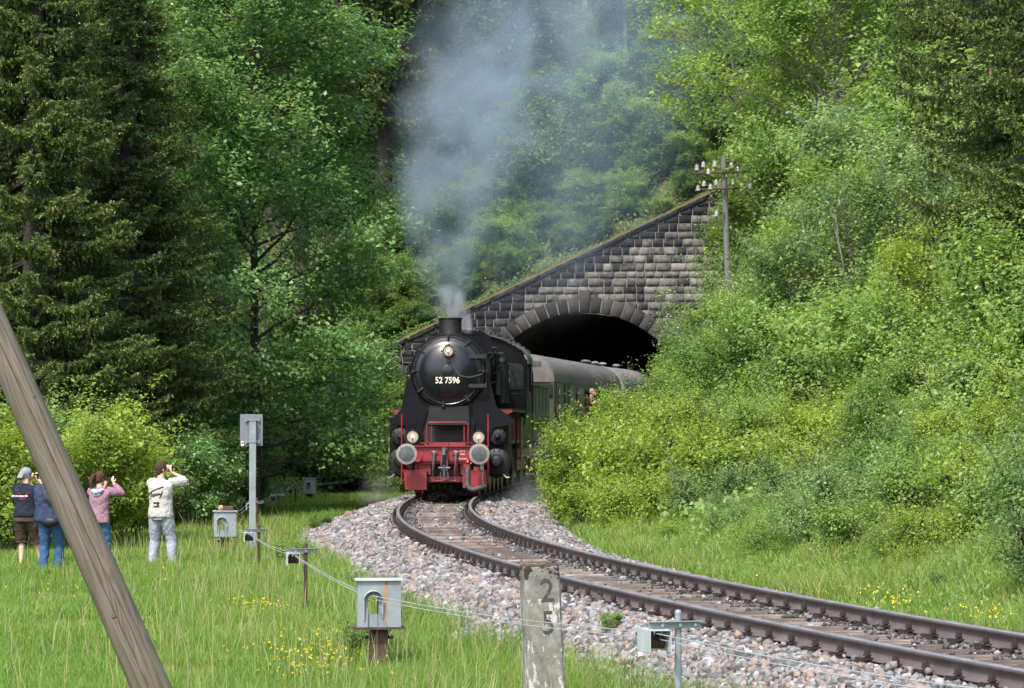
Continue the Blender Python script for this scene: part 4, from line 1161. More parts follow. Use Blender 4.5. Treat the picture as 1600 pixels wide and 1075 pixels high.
m = MB(); m.prism([(-.62, 1.1), (-.62, 2.5), (-.45, 2.75), (.45, 2.75), (.62, 2.5), (.62, 1.1)], 1.78, 2.9); m.build('smokebox_saddle', MAT['ironwork'], loco)
m = MB()
m.box((0, 1.2, 1.3), (1.9, .9, .03)); m.box((-.95, 6.2, .95), (.03, 8.6, .50)); m.box((.95, 6.2, .95), (.03, 8.6, .5)); m.box((0, 1.25, 1.05), (1.0, 1.2, .5))
m.box((0, 6, .8), (.9, 9, .6)); m.build('main_frame', MAT['darkred'], loco)
# running boards
for s in (-1, 1):
    m = MB()
    m.box((s*1.22, 6.2, 2.13), (.56, 6.6, .03), 1)
    m.box((s*1.49, 6.2, 2.10), (.02, 6.6, .07), 1)
    y0 = 2.88
    m.prism([(s*.86, 2.115), (s*1.50, 2.115), (s*1.50, 2.06), (s*1.12, 1.88), (s*.86, 1.84)], y0, y0+.03, 'y', 0)
    for y in (4.6, 6.4, 8.2): m.prism([(s*.96, 2.115), (s*1.48, 2.115), (s*1.48, 2.07), (s*.96, 1.6)], y, y+.02, 'y', 0)
    m.build('running_board', [MAT['darkred'], MAT['ironwork']], loco)
# cylinders
for s in (-1, 1):
    m = MB()
    m.prism([(s*.92, .62), (s*.92, 1.98), (s*1.30, 1.98), (s*1.46, 1.90), (s*1.48, 1.0), (s*1.46, .72), (s*1.36, .50), (s*1.16, .42), (s*1.0, .48)], 1.9, 2.95)
    cyl_ = m.build('cylinder_block', MAT['black'], loco, bevel=.02)
    m = MB(); m.lathe([(.215, 1.92), (.215, 1.78), (.19, 1.76), (.08, 1.75), (.07, 1.66), (.045, 1.62), (.01, 1.61)], (s*1.20, 0, 1.46), (0, 1, 0), 28)
    for i in range(10): m.cyl((s*1.20+math.cos(i*.628)*.18, 1.765, 1.46+math.sin(i*.628)*.18), (s*1.20+math.cos(i*.628)*.18, 1.74, 1.46+math.sin(i*.628)*.18), .016, n=6)
    m.build('valve_cover', MAT['ironwork'], cyl_)
    m = MB(); m.lathe([(.33, 1.92), (.33, 1.83), (.30, 1.80), (.18, 1.78), (.14, 1.70), (.10, 1.68), (.09, 1.6), (.01, 1.59)], (s*1.18, 0, .83), (0, 1, 0), 32)
    for i in range(14): m.cyl((s*1.18+math.cos(i*.4488)*.29, 1.81, .83+math.sin(i*.4488)*.29), (s*1.18+math.cos(i*.4488)*.29, 1.775, .83+math.sin(i*.4488)*.29), .018, n=6)
    m.build('cylinder_cover', MAT['ironwork'], cyl_)
    m = MB(); m.tube([(s*1.35, 1.8, .52), (s*1.42, 1.7, .45), (s*1.5, 1.7, .45)], .02, 6); m.build('drain_cock', MAT['steel'], cyl_)
    if s > 0:
        m = MB(); m.box((1.31, 1.84, 1.80), (.24, .14, .32)); m.build('valve_box', MAT['black'], cyl_)
# buffer beam
m = MB(); m.box((0, .62, 1.04), (2.12, .05, .36)); m.box((0, .60, 1.225), (2.14, .16, .025))
for i in range(26): 
    x = -1.0+2.0*i/25
    if abs(abs(x)-.875) > .26:
        for z in (.90, 1.17): m.ball((x, .593, z), .014, n=6)
m.box((.0, .60, 1.27), (.17, .08, .07))
for x in (-.24, .24): m.box((x, .585, 1.06), (.15, .03, .09))
beam = m.build('buffer_beam', MAT['red'], loco)
text_obj('04.10', .058, 'beam_lettering', MAT['cream'], beam, (.42, .592, 1.105), (PI/2, 0, 0), .001)
text_obj('18.05', .058, 'beam_lettering', MAT['cream'], beam, (.42, .592, 1.03), (PI/2, 0, 0), .001)
text_obj('Rottweil', .06, 'beam_lettering', MAT['cream'], beam, (.44, .592, .92), (PI/2, 0, 0), .001)
for s in (-1, 1):
    m = MB(); m.lathe([(.10, .60), (.10, .3), (.075, .3), (.075, .08)], (s*.875, 0, 1.04), (0, 1, 0), 20); m.box((s*.875, .585, 1.04), (.3, .03, .3))
    bst = m.build('buffer', MAT['red'], loco)
    m = MB(); m.lathe([(.185, .0), (.25, .012), (.25, .05), (.2, .07), (.07, .09)], (s*.875, 0, 1.04), (0, 1, 0), 36); m.build('buffer_rim', MAT['bufferwhite'], bst)
    m = MB(); m.lathe([(.192, .008), (.188, -.004), (.12, -.012), (.01, -.018)], (s*.875, 0, 1.04), (0, 1, 0), 36); m.build('buffer_face', MAT['buffergrey'], bst)
# lamps
def lamp(x, z, y, r, top=False):
    m = MB()
    m.lathe([(r*1.03, y+.065), (r*1.03, y+.01), (r*1.18, y), (r*1.25, y+.02), (r*1.22, y+.05), (r*1.05, y+.16), (r*.5, y+.22)], (x, 0, z), (0, 1, 0), 24)
    m.box((x, y+.12, z+r*1.2), (.07, .1, .05)); m.box((x, y+.12, z-r*1.35), (.10, .08, .12))
    if top:
        for s in (-1, 1): m.cyl((x+s*r*1.15, y+.05, z), (x+s*r*1.6, y+.05, z), .022, n=8)
        m.box((x, y+.10, z-r*2.0), (.12, .06, .10)); m.box((x, y+.12, z-r*2.4), (.05, .05, .12))
    else: m.box((x, y+.16, z-r*1.7), (.34, .05, .42))
    L = m.build('headlamp', MAT['ironwork'], loco)
    m = MB(); m.lathe([(r*1.02, y+.02), (r*.8, y+.035), (r*.5, y+.05), (.01, y+.06)], (x, 0, z), (0, 1, 0), 24); m.build('reflector', MAT['lampglass'], L)
    m = MB(); m.ball((x, y+.01, z+.01), .028, n=10); m.build('bulb', MAT['bulb'], L)
    m = MB(); m.lathe([(r*.42, y+.03), (r*.2, y+.028), (.005, y+.028)], (x, 0, z), (0, 1, 0), 20); m.build('glow', MAT['glow'], L)
    m = MB(); m.box((x, y+.0, z-r*.5), (.016, .01, r*.6)); m.build('bulb_holder', MAT['ironwork'], L)
    return L
lamp(px2(644, 682, .5)[0], 1.455, .55, .135); lamp(px2(747.5, 683, .5)[0], 1.44, .55, .135); lamp(.03, BZ+.49, 1.22, .115, True)
# beam railing, corner posts, steps
def rtube(paths, r, name, mat, par=loco, n=8):
    m = MB()
    for p in paths: m.tube(p, r, n)
    return m.build(name, mat, par)
rtube([[(-.44, .64, 1.24), (-.44, .64, 1.74), (-.40, .64, 1.80), (.50, .64, 1.80), (.56, .64, 1.74), (.56, .64, 1.24)], [(-.34, .7, 1.24), (-.34, .7, 1.72)], [(.46, .7, 1.24), (.46, .7, 1.72)], [(-.44, .64, 1.35), (-.36, .64, 1.24)]], .016, 'front_railing', MAT['red'])
for s in (-1, 1):
    rtube([[(s*1.05, .60, .32), (s*1.05, .60, 2.0)]], .02, 'corner_post', MAT['red'])
    m = MB()
    x0, x1 = sorted((s*.44, s*1.0))
    m.prism([(x0, .22) if s > 0 else (x0+.05, .17), (x1-.05, .17) if s > 0 else (x1, .17), (x1, .24), (x1, .62), (x0, .62)], .52, .545)
    m.box(((x0+x1)/2, .60, .63), (x1-x0+.04, .18, .025)); m.build('rail_guard_plate', MAT['red'], loco)
    rtube([[(s*1.04, .58, .86), (s*.62, .58, .86), (s*.56, .58, .92), (s*.56, .58, 1.0)], [(s*1.04, .58, .42), (s*1.04, .58, .86)], [(s*.80, .62, .66), (s*1.02, .6, .84)]], .014, 'step_bracket', MAT['red'])
m = MB(); m.box((-.5, .75, .7), (.28, .04, .34)); m.box((.5, .75, .7), (.28, .04, .34)); m.box((0, .8, .42), (1.1, .06, .14)); m.tube([(-.3, .62, .86), (-.3, .62, .44), (-.25, .62, .38), (.25, .62, .38), (.3, .62, .44), (.3, .62, .86)], .02, 6)
m.build('front_stretcher', MAT['darkred'], loco)
# coupling
m = MB()
m.box((0, .56, 1.07), (.13, .12, .22)); m.tube([(0, .48, 1.16), (0, .40, 1.12), (0, .36, 1.02), (0, .42, .94), (0, .5, .98)], [.05, .05, .045, .035, .02], 8)
for s in (-1, 1): m.tube([(s*.05, .46, 1.08), (s*.075, .42, .8), (s*.06, .42, .62)], .02, 8)
m.cyl((-.14, .42, .70), (.14, .42, .70), .025, n=8); m.cyl((0, .42, .78), (0, .42, .50), .04, n=8); m.tube([(-.08, .42, .60), (-.10, .42, .45), (0, .42, .40), (.10, .42, .45), (.08, .42, .60)], .022, 8)
m.build('screw_coupling', MAT['steel' if 0 else 'buffergrey'], loco)
for x in (-.26, .27):
    rtube([[(x, .56, 1.06), (x+.01, .50, 1.02), (x, .47, .85), (x-.02, .50, .62), (x-.02, .60, .5)]], .028, 'brake_hose', MAT['rubber'])
    m = MB(); m.tube([(x, .60, 1.08), (x, .52, 1.07)], .035, 8); m.tube([(x-.06, .54, 1.10), (x+.06, .54, 1.09)], .015, 6); m.build('brake_cock', MAT['bufferwhite'], loco)
m = MB(); m.tube([(.56, .56, .88), (.56, .52, .80)], .055, 10); m.tube([(.50, .55, .80), (.66, .55, .80)], .03, 8); m.box((.53, .56, .74), (.16, .12, .1)); m.build('heating_valve', MAT['red'], loco)
hs_ = [(.56, .52, .70), (.56, .50, .45), (.55, .49, .30), (.60, .48, .20), (.70, .47, .17), (.85, .46, .22), (1.02, .46, .27)]
rtube([hs_], .06, 'heating_hose', MAT['rubber'], n=10)
rtube([[(.93, .5, .85), (.94, .47, .62), (.92, .47, .45), (.95, .46, .28)]], .012, 'hose_chain', MAT['steel'])
m = MB(); m.cyl((.90, .5, .80), (.90, .5, .66), .035, n=10); m.build('hose_cap', MAT['steel'], loco)
# pumps, pipes on both sides
rtube([[(-1.0, 2.4, 2.15), (-1.0, 2.4, 3.0), (-.95, 2.4, 3.05)], [(-1.05, 2.45, 3.02), (-1.05, 2.45, 3.34)], [(-.96, 2.5, 2.3), (-.96, 2.5, 3.3)], [(-1.22, 2.45, 3.28), (-.92, 2.45, 3.28)]], .028, 'sanding_pipe', MAT['ironwork'])
m = MB(); m.cyl((-1.04, 2.6, 2.5), (-1.04, 2.6, 2.95), .09, n=14); m.cyl((-1.04, 2.6, 2.98), (-1.04, 2.6, 3.2), .07, n=14); m.ball((-1.16, 2.45, 3.28), .035); m.build('lubricator', MAT['ironwork'], loco)
pr = random.Random(9)
m = MB(); m.cyl((1.10, 5.0, 2.3), (1.10, 5.0, 3.3), .19, n=16); m.cyl((1.10, 5.0, 2.72), (1.10, 5.0, 2.84), .22, n=16); m.ball((1.1, 5.0, 3.34), .15); m.cyl((1.06, 4.2, 2.5), (1.06, 4.2, 3.1), .12, n=12); m.build('air_pump', MAT['ironwork'], loco)
for i in range(13):
    r = .94+pr.uniform(0, .18); y0 = 3.4+pr.uniform(0, 1.2); a0 = R(pr.uniform(-25, 62)); a1 = a0+R(pr.uniform(-22, 22))
    pts = [(math.cos(a0)*r, y0, BZ+math.sin(a0)*r), (math.cos(a0)*(r+.04), y0+1.2, BZ+math.sin(a0)*(r+.04)), (math.cos((a0+a1)/2)*(r+.08), y0+2.2, BZ+math.sin((a0+a1)/2)*(r+.05)), (math.cos(a1)*(r+.02), min(9, y0+3.8), BZ+math.sin(a1)*(r+.02))]
    rtube([pts], pr.uniform(.014, .034), 'boiler_pipe', MAT['ironwork'], n=6)
for y, z in ((4.4, 3.9), (5.3, 3.72), (5.6, 3.3), (6.3, 3.1), (6.6, 2.9), (6.9, 3.62)):
    m = MB(); x = math.sqrt(max(.1, 1.04-(z-BZ)**2))+.04
    m.cyl((x-.08, y, z), (x+.14, y, z), .035, n=10); m.cyl((x+.05, y, z-.10), (x+.05, y, z+.12), .022, n=8); m.torus((x+.15, y, z), (1, 0, 0), .06, .01, 14, 5); m.build('boiler_valve', MAT['steel' if z < 3.4 else 'ironwork'], loco)
rtube([[(.96, 2.0, 3.52), (1.0, 3.4, 3.55), (1.03, 9.0, 3.6)]], .018, 'boiler_handrail', MAT['ironwork'])
rtube([[(-.96, 2.0, 3.52), (-1.0, 3.4, 3.55), (-1.03, 9.0, 3.6)]], .018, 'boiler_handrail', MAT['ironwork'])
for y in (3.4, 5.5, 7.5): rtube([[(.90, y, 3.40), (1.03, y, 3.56)]], .014, 'handrail_stanchion', MAT['ironwork'])
m = MB(); m.prism([(-.96, 1.4), (-.96, 3.2), (-.7, 3.75), (.7, 3.75), (.96, 3.2), (.96, 1.4)], 7.4, 9.4); m.build('firebox', MAT['black'], loco, bevel=.04)
# wheels
def wheel(y, r, sx, name, spokes=14):
    m = MB(); x = sx*.72
    m.lathe([(r-.07, -.06), (r, -.06), (r+.0, .05), (r+.025, .07), (r-.06, .07)], (x, y, r), (-sx, 0, 0), 36)
    m.lathe([(.0, -.08), (.14, -.08), (.14, .06), (0, .06)], (x, y, r), (-sx, 0, 0), 16)
    for i in range(spokes):
        a = 2*PI*i/spokes; m.tube([(x, y+math.cos(a)*.1, r+math.sin(a)*.1), (x, y+math.cos(a)*(r-.06), r+math.sin(a)*(r-.06))], [.035, .025], 5)
    m.box((x-sx*.0, y, r-.3 if r > .5 else r), (.08, .45 if r > .5 else .05, .22 if r > .5 else .05))
    return m.build(name, MAT['darkred'], loco)
for sx in (-1, 1):
    wheel(1.45, .425, sx, 'pilot_wheel', 9)
    for k in range(5): wheel(3.65+1.65*k, .70, sx, 'driving_wheel')
    m = MB()
    m.box((sx*.92, 6.9, .58), (.05, 6.7, .12)); m.box((sx*1.04, 4.4, .62), (.06, 3.0, .14)); m.box((sx*1.16, 3.4, .85), (.05, 1.2, .06)); m.tube([(sx*1.1, 3.3, 1.5), (sx*1.12, 4.6, 1.2), (sx*1.12, 5.2, .7)], .04, 6)
    m.box((sx*1.22, 4.0, 1.50), (.08, 2.2, .20)); m.build('side_rod', MAT['buffergrey'], loco)
    m = MB()
    for y in (4.5, 6.3, 8.0, 9.2): m.box((sx*1.30, y, 1.72), (.12, .12, .72))
    m.box((sx*1.34, 9.6, 1.35), (.05, .9, 1.2)); m.box((sx*1.28, 7.2, 1.30), (.1, 3.4, .08)); m.build('bracket', MAT['darkred'], loco)
    rtube([[(sx*1.40, 3.1, 2.0), (sx*1.42, 3.1, .62)], [(sx*1.35, 4.2, 1.9), (sx*1.3, 4.8, 1.2), (sx*1.35, 5.4, .5)], [(sx*1.42, 6.2, 2.0), (sx*1.38, 6.4, .8)]], .026, 'sand_pipe', MAT['ironwork'])
m = MB(); m.box((0, 2.2, .35), (1.0, .2, .2)); m.box((0, 5, .50), (1.2, 6, .3)); m.cyl((-.72, 1.45, .425), (.72, 1.45, .425), .08, n=10); m.build('underframe', MAT['ironwork'], loco)
# cab
CY = 9.3
m = MB()
wz, ez = 1.95, 3.42
roof = [(1.50*math.sin(t), 3.42+.0+ (4.16-3.42)*math.cos(t)) for t in np.linspace(-PI/2, PI/2, 17)]
prof = [(-1.50, wz)]+[(x, z) for x, z in roof]+[(1.50, wz)]
m.prism(prof, CY, CY+.04)
cab = m.build('cab_front', MAT['black'], loco)
for s in (-1, 1):
    m = MB()
    m.box((s*1.50, CY+1.05, 2.30), (.04, 2.1, .72)); m.box((s*1.50, CY+.14, 3.05), (.04, .28, .8)); m.box((s*1.50, CY+1.03, 3.05), (.04, .16, .8)); m.box((s*1.50, CY+1.98, 3.05), (.04, .2, .8)); m.box((s*1.50, CY+1.05, 3.46), (.04, 2.1, .10))
    m.build('cab_side', MAT['black'], loco)
    # front spectacle
    m = MB(); x0 = s*1.18
    fr = [(-.24, -.36), (.24, -.36), (.24, .22), (.16, .33), (-.24, .36)]
    fr = [(x0+p[0]*(1 if s > 0 else -1), 3.07+p[1]) for p in fr]
    m.prism(fr, CY-.03, CY-.005); wn_ = m.build('cab_window', MAT['ironwork'], loco)
    m = MB(); m.prism([(x0+(p[0]-x0)*.84, 3.07+(p[1]-3.07)*.86) for p in fr], CY-.045, CY-.03); m.build('pane', MAT['glass'], wn_)
    m = MB(); m.prism([(s*.9, 1.98), (s*.9, 2.52), (s*1.1, 2.62), (s*1.32, 2.6), (s*1.48, 2.25), (s*1.48, 1.98)], CY-.30, CY-.02); m.build('step_casing', MAT['black'], loco, bevel=.02)
    m = MB(); m.box((s*1.66, CY+1.6, 3.42), (.30, .22, .16)); m.build('cab_lamp_box', MAT['canvas' if s < 0 else 'buffergrey'], loco)
m = MB(); n = 17; vs = []
for y in (CY-.10, CY+2.35):
    for t in np.linspace(-PI/2-.05, PI/2+.05, n): vs.append((1.57*math.sin(t), y, 3.45+(4.22-3.45)*math.cos(t)))
for y in (CY-.10, CY+2.35):
    for t in np.linspace(-PI/2-.05, PI/2+.05, n): vs.append((1.54*math.sin(t), y, 3.42+(4.19-3.42)*math.cos(t)))
fs = [(i, i+1, n+i+1, n+i) for i in range(n-1)]+[(2*n+i+1, 2*n+i, 3*n+i, 3*n+i+1) for i in range(n-1)]+[(i, 2*n+i, 2*n+i+1, i+1) for i in range(n-1)]+[(n+i, n+i+1, 3*n+i+1, 3*n+i) for i in range(n-1)]
m.add(vs, fs, 0, True); m.box((0, CY+1.2, 4.24), (.9, 1.1, .10)); m.build('cab_roof', MAT['canvas'], loco)
rtube([[(1.56, CY+.02, 2.1), (1.56, CY+.02, 3.3)], [(1.56, CY+2.1, 1.3), (1.56, CY+2.1, 3.2)], [(-1.56, CY+.02, 2.1), (-1.56, CY+.02, 3.3)]], .018, 'cab_handrail', MAT['ironwork'])

# ------------------------------------------------------------ tender
TY = 84.9
def heading(Y0, L):
    x0, x1 = float(tx(Y0)), float(tx(Y0+L)); return math.atan2(x1-x0, L)
hd = heading(TY, 8.6)
ten = empty('tender', (float(tx(TY))+.08, TY, 0), -hd)
tag(ten, 'green rounded tub tender heaped with coal behind the locomotive cab', 'tender')
m = MB(); pr_ = [(-1.38, 2.92)]+[(-1.38, 2.2)]+[(1.38*math.cos(t), 2.0+1.0*math.sin(t)) for t in np.linspace(PI, 2*PI, 17)]+[(1.38, 2.2), (1.38, 2.92)]
pr_ = pr_[::-1]
m.prism(pr_, 0, 8.3); m.box((1.40, 4.15, 2.92), (.07, 8.3, .07)); m.box((-1.40, 4.15, 2.92), (.07, 8.3, .07))
for y in np.arange(.4, 8.2, 1.3): m.box((1.392, y, 2.5), (.02, .05, .8))
m.build('tank', MAT['tender'], ten)
m = MB(); m.prism([(-1.25, 2.9), (-1.2, 3.45), (-.9, 3.85), (.9, 3.85), (1.2, 3.45), (1.25, 2.9)], .6, 4.2); m.build('coal_bunker', MAT['ironwork'], ten)
rng = np.random.default_rng(5); m = MB()
for i in range(420):
    x = rng.uniform(-1.1, 1.15); y = rng.uniform(.5, 4.2)
    z = 3.86+.55*(1-(x/1.2)**2)*math.exp(-((y-1.8)/1.6)**2)
    m.M = Matrix.Translation((x, y, z)) @ Matrix.Rotation(rng.uniform(0, 6), 4, Vector(rng.normal(size=3)).normalized())
    q = rng.uniform(.05, .12); m.box((0, 0, 0), (q*rng.uniform(.8, 1.6), q, q*rng.uniform(.7, 1.3)), taper=.6)
m.M = None; o = m.build('coal', MAT['coal'], ten); tag(o, kind='stuff')
m = MB(); m.box((0, 4.2, .95), (2.3, 8.8, .22)); 
for y in (1.6, 6.2):
    m.box((1.05, y, .62), (.08, 2.6, .3)); m.box((-1.05, y, .62), (.08, 2.6, .3))
m.build('tender_frame', MAT['darkred'], ten)
for y in (.7, 2.5, 5.3, 7.1):
    for s in (-1, 1):
        m = MB(); m.lathe([(.40, -.06), (.47, -.06), (.47, .06), (.49, .07), (.40, .07)], (s*.72, y, .47), (-s, 0, 0), 28); m.lathe([(0, -.07), (.42, -.02), (.42, .02), (0, .05)], (s*.72, y, .47), (-s, 0, 0), 20); m.build('tender_wheel', MAT['ironwork'], ten)
m = MB(); m.tube([(1.36, 8.1, 1.1), (1.36, 8.1, 2.8)], .02, 6); m.tube([(1.2, 8.36, .6), (1.2, 8.36, 3.0)], .02, 6)
for z in (.8, 1.2, 1.6, 2.0): m.tube([(1.2, 8.36, z), (1.45, 8.3, z)], .015, 6)
m.build('ladder', MAT['ironwork'], ten)

# ------------------------------------------------------------ coaches
def coach(Y0, L, roofmat, label, detail=True):
    hd = heading(Y0, L)
    c = empty('passenger_coach', (float(tx(Y0))+.05, Y0, 0), -hd)
    tag(c, label, 'railway coach', 'coaches of the train')
    W = 1.42
    prof = [(-W+.04, 1.02), (-W, 1.2), (-W, 3.12), (W, 3.12), (W, 1.2), (W-.04, 1.02)]
    m = MB(); m.prism(prof[::-1], 0, L)
    m.box((W+.006, L/2, 1.55), (.012, L, .03)); m.box((W+.006, L/2, 3.06), (.012, L, .035))
    body = m.build('body', MAT['coachgreen'], c)
    m = MB(); n = 21; vs = []; fs = []
    ysr = [(-.04, .86, .55), (0.0, .99, .80), (.25, 1.0, .96), (.7, 1.0, 1.0), (L-.7, 1, 1), (L-.25, 1, .96), (L, .99, .8), (L+.04, .86, .55)]
    for y, kx, kz in ysr:
        for t in np.linspace(-PI/2, PI/2, n):
            sx_ = math.sin(t); cz = math.cos(t)
            x = 1.46*np.sign(sx_)*abs(sx_)**.72*kx; z = 3.10+.93*(max(0.0, cz)**.80)*kz
            vs.append((x, y, z))
    for j in range(len(ysr)-1):
        for i in range(n-1): fs.append((j*n+i, j*n+i+1, (j+1)*n+i+1, (j+1)*n+i))
    fs += [tuple(range(n)), tuple(range((len(ysr)-1)*n, len(ysr)*n))]
    m.add(vs, fs, 0, True)
    m.build('roof', roofmat, c)
    for y in ((L-1.2, L-.5) if detail else (.8, 2.6, 6, 10)):
        m = MB(); m.cyl((.2, y, 4.02), (.2, y, 4.12), .06, n=10); m.lathe([(.14, 4.10), (.17, 4.14), (.10, 4.2), (.01, 4.21)], (.2, y, 0), (0, 0, 1), 14); m.build('roof_ventilator', roofmat, c)
    def win(y, z0, z1, w, name='window'):
        m = MB(); m.box((W+.01, y, (z0+z1)/2), (.024, w+.07, z1-z0+.07)); f = m.build(name, MAT['ironwork'], c)
        m = MB(); m.box((W+.024, y, (z0+z1)/2), (.012, w, z1-z0)); m.build('pane', MAT['glass'], f)
        m = MB(); m.box((W+.034, y, (z0+z1)/2), (.012, w, .035)); m.build('window_bar', MAT['ironwork'], f)
        return f
    # end doors (positions along the coach)
    m = MB(); m.box((W+.012, 1.15, 2.05), (.02, .95, 2.0)); dr = m.build('door', MAT['coachgreen'], c)
    m = MB(); m.box((W+.03, 1.15, 2.42), (.02, .30, 1.0)); m.build('door_pane', MAT['glass'], dr)
    m = MB(); m.box((W+.04, .76, 1.75), (.04, .05, .14)); m.build('handle', MAT['steel'], dr)
    m = MB(); m.box((W-.02, 3.05, 2.02), (.10, .80, 2.1)); m.build('doorway_shade_panel', MAT['ironwork'], c)  # dark panel standing for the unlit inside of the open doorway
    m = MB(); m.box((W+.05, 3.95, 2.02), (.04, .90, 2.05)); dr = m.build('door', MAT['coachgreen'], c)
    m = MB(); m.box((W+.075, 3.85, 2.45), (.012, .34, .98)); m.build('door_pane', MAT['glass'], dr)
    win(6.0, 1.9, 2.98, .55)
    y = 8.8
    while y < L-3.2:
        win(y, 2.05, 2.98, 1.1); y += 1.95
    win(L-2.6, 1.95, 2.95, .35)
    m = MB(); m.box((0, L/2, .90), (2.5, L-.4, .22)); m.box((0, L/2, .65), (1.8, 4, .4))
    for yy in (2.6, L-2.6):
        m.box((.98, yy, .55), (.1, 2.6, .35)); m.box((-.98, yy, .55), (.1, 2.6, .35))
    m.build('underframe', MAT['ironwork'], c)
    for yy in (1.5, 3.7, L-3.7, L-1.5):
        for s in (-1, 1): m = MB(); m.lathe([(0, -.06), (.47, -.06), (.47, .06), (0, .07)], (s*.72, yy, .47), (-s, 0, 0), 24); m.build('wheel', MAT['ironwork'], c)
    m = MB(); m.box((.2, -.06, 2.05), (.9, .1, 1.95)); m.box((1.25, -.05, 2.85), (.25, .06, .35)); m.build('end_door', MAT['ironwork'], c)
    m = MB()
    for yy in (.1,): m.tube([(1.46, yy, 1.1), (1.46, yy, 2.9)], .015, 6)
    for z in (.45, .75, 1.0): m.box((1.40, 1.15, z), (.3, .8, .03))
    m.build('steps', MAT['ironwork'], c)
    for s in (-1, 1): m = MB(); m.cyl((s*.875, -.5, 1.04), (s*.875, 0, 1.04), .09, n=12); m.lathe([(.22, -.52), (.22, -.49), (.05, -.47)], (s*.875, 0, 1.04), (0, 1, 0), 20); m.build('buffer', MAT['ironwork'], c)
    return c
c1 = coach(94.6, 19.5, MAT['coachroof'], 'dark green passenger coach with brownish roof and open door behind the tender')
c2 = coach(114.7, 19.5, MAT['coachroof2'], 'second coach with a paler roof entering from the dark tunnel', False)

# ------------------------------------------------------------ smoke and steam (volumes in closed shells)
def M_smoke(name, dens, col, cxpoly, cy, rad, zr, nscale, thr=.42, soft=.25, aniso=0.2, edge=1.0, stretch=(1, 1, .6)):
    """density inside a plume: axis x = a+b*z+c*z^2 (object space), radius linear in z"""
    m, nt, out = new_mat(name)
    v = coords(nt); sp = nt.nodes.new('ShaderNodeSeparateXYZ'); nt.links.new(v, sp.inputs[0]); X, Y, Z = sp.outputs
    a, b, c = cxpoly
    ax = mathn(nt, 'ADD', mathn(nt, 'MULTIPLY', Z, mathn(nt, 'ADD', mathn(nt, 'MULTIPLY', Z, c), b)), a)
    r = mathn(nt, 'ADD', mathn(nt, 'MULTIPLY', Z, rad[1]), rad[0])
    u = mathn(nt, 'DIVIDE', mathn(nt, 'SUBTRACT', X, ax), r); w = mathn(nt, 'DIVIDE', mathn(nt, 'SUBTRACT', Y, mathn(nt, 'MULTIPLY', Z, cy)), r)
    d2 = mathn(nt, 'ADD', mathn(nt, 'MULTIPLY', u, u), mathn(nt, 'MULTIPLY', w, w))
    fall = mathn(nt, 'SUBTRACT', 1, d2, True)
    mp = nt.nodes.new('ShaderNodeMapping'); mp.inputs['Scale'].default_value = stretch; nt.links.new(v, mp.inputs[0])
    f = noise(nt, mp.outputs[0], nscale, 4, .55, .4)
    mr = nt.nodes.new('ShaderNodeMapRange'); mr.clamp = True; nt.links.new(f, mr.inputs[0]); mr.inputs[1].default_value = thr-soft*.5; mr.inputs[2].default_value = thr+soft; mr.inputs[3].default_value = .05; mr.inputs[4].default_value = 1
    # fade at both ends in z
    z0, z1, za, zb = zr
    e0 = mathn(nt, 'DIVIDE', mathn(nt, 'SUBTRACT', Z, z0), za, True); e1 = mathn(nt, 'DIVIDE', mathn(nt, 'SUBTRACT', z1, Z), zb, True)
    q = mathn(nt, 'MULTIPLY', mathn(nt, 'MULTIPLY', fall, mr.outputs[0]), mathn(nt, 'MULTIPLY', e0, e1))
    if edge != 1: q = mathn(nt, 'POWER', q, edge)
    pv = nt.nodes.new('ShaderNodeVolumePrincipled'); pv.inputs['Color'].default_value = (*col, 1); pv.inputs['Anisotropy'].default_value = aniso
    nt.links.new(mathn(nt, 'MULTIPLY', q, dens), pv.inputs['Density']); nt.links.new(pv.outputs[0], out.inputs['Volume'])
    return m
def plume(name, loc, mat, cx, cyk, rad, z0, z1, label, ky=1.0):
    m = MB(); prof = []; n = 20; vs = []; fs = []; K = 12
    for j in range(K+1):
        z = z0+(z1-z0)*j/K; ax = cx[0]+cx[1]*z+cx[2]*z*z; r = (rad[0]+rad[1]*z)*1.02
        for i in range(n): t = 2*PI*i/n; vs.append((ax+math.cos(t)*r, cyk*z+math.sin(t)*r, z))
    for j in range(K):
        for i in range(n): fs.append((j*n+i, j*n+(i+1) % n, (j+1)*n+(i+1) % n, (j+1)*n+i))
    fs += [tuple(range(n-1, -1, -1)), tuple(range(K*n, K*n+n))]
    m.add(vs, fs, 0, True); o = m.build(name, mat, None, loc=loc)
    tag(o, label, 'smoke', kind='stuff'); return o
SC = (LX+.13, LY+2.45, 4.4)
cx = (-.05, -.13, .055); rd = (.46, .375)
plume('smoke', SC, M_smoke('smoke_volume', 1.15, (.52,.63,.75), cx, .12, rd, (0, 10, .15, 7.5), .72, .47, .17, edge=1.15, stretch=(1, 1, .85)), cx, .12, rd, 0, 10, 'blue grey smoke plume rising and widening from the locomotive chimney')
cx = (-1.6, .42, 0); rd = (4.0, .22)
plume('smoke_haze', (1.2, 108, 5.0), M_smoke('thin_smoke_volume', .11, (.50,.64,.80), cx, 0, rd, (0, 17, 3.5, 6), .22, .46, .2, edge=1.4), cx, 0, rd, 0, 17, 'thin blue smoke drifting across the wood above the portal')
cx = (0, .30, 0); rd = (.14, .22)
plume('steam', (LX+.52, LY+3.6, 4.02), M_smoke('steam_volume', 14, (.98,.98,.99), (.0, -.40, 0), 0, (.24, .16), (0, 1.3, .1, .9), 3.6, .50, .12), (.0, -.40, 0), 0, (.24, .16), 0, 1.3, 'small bright white steam puff at the chimney foot')
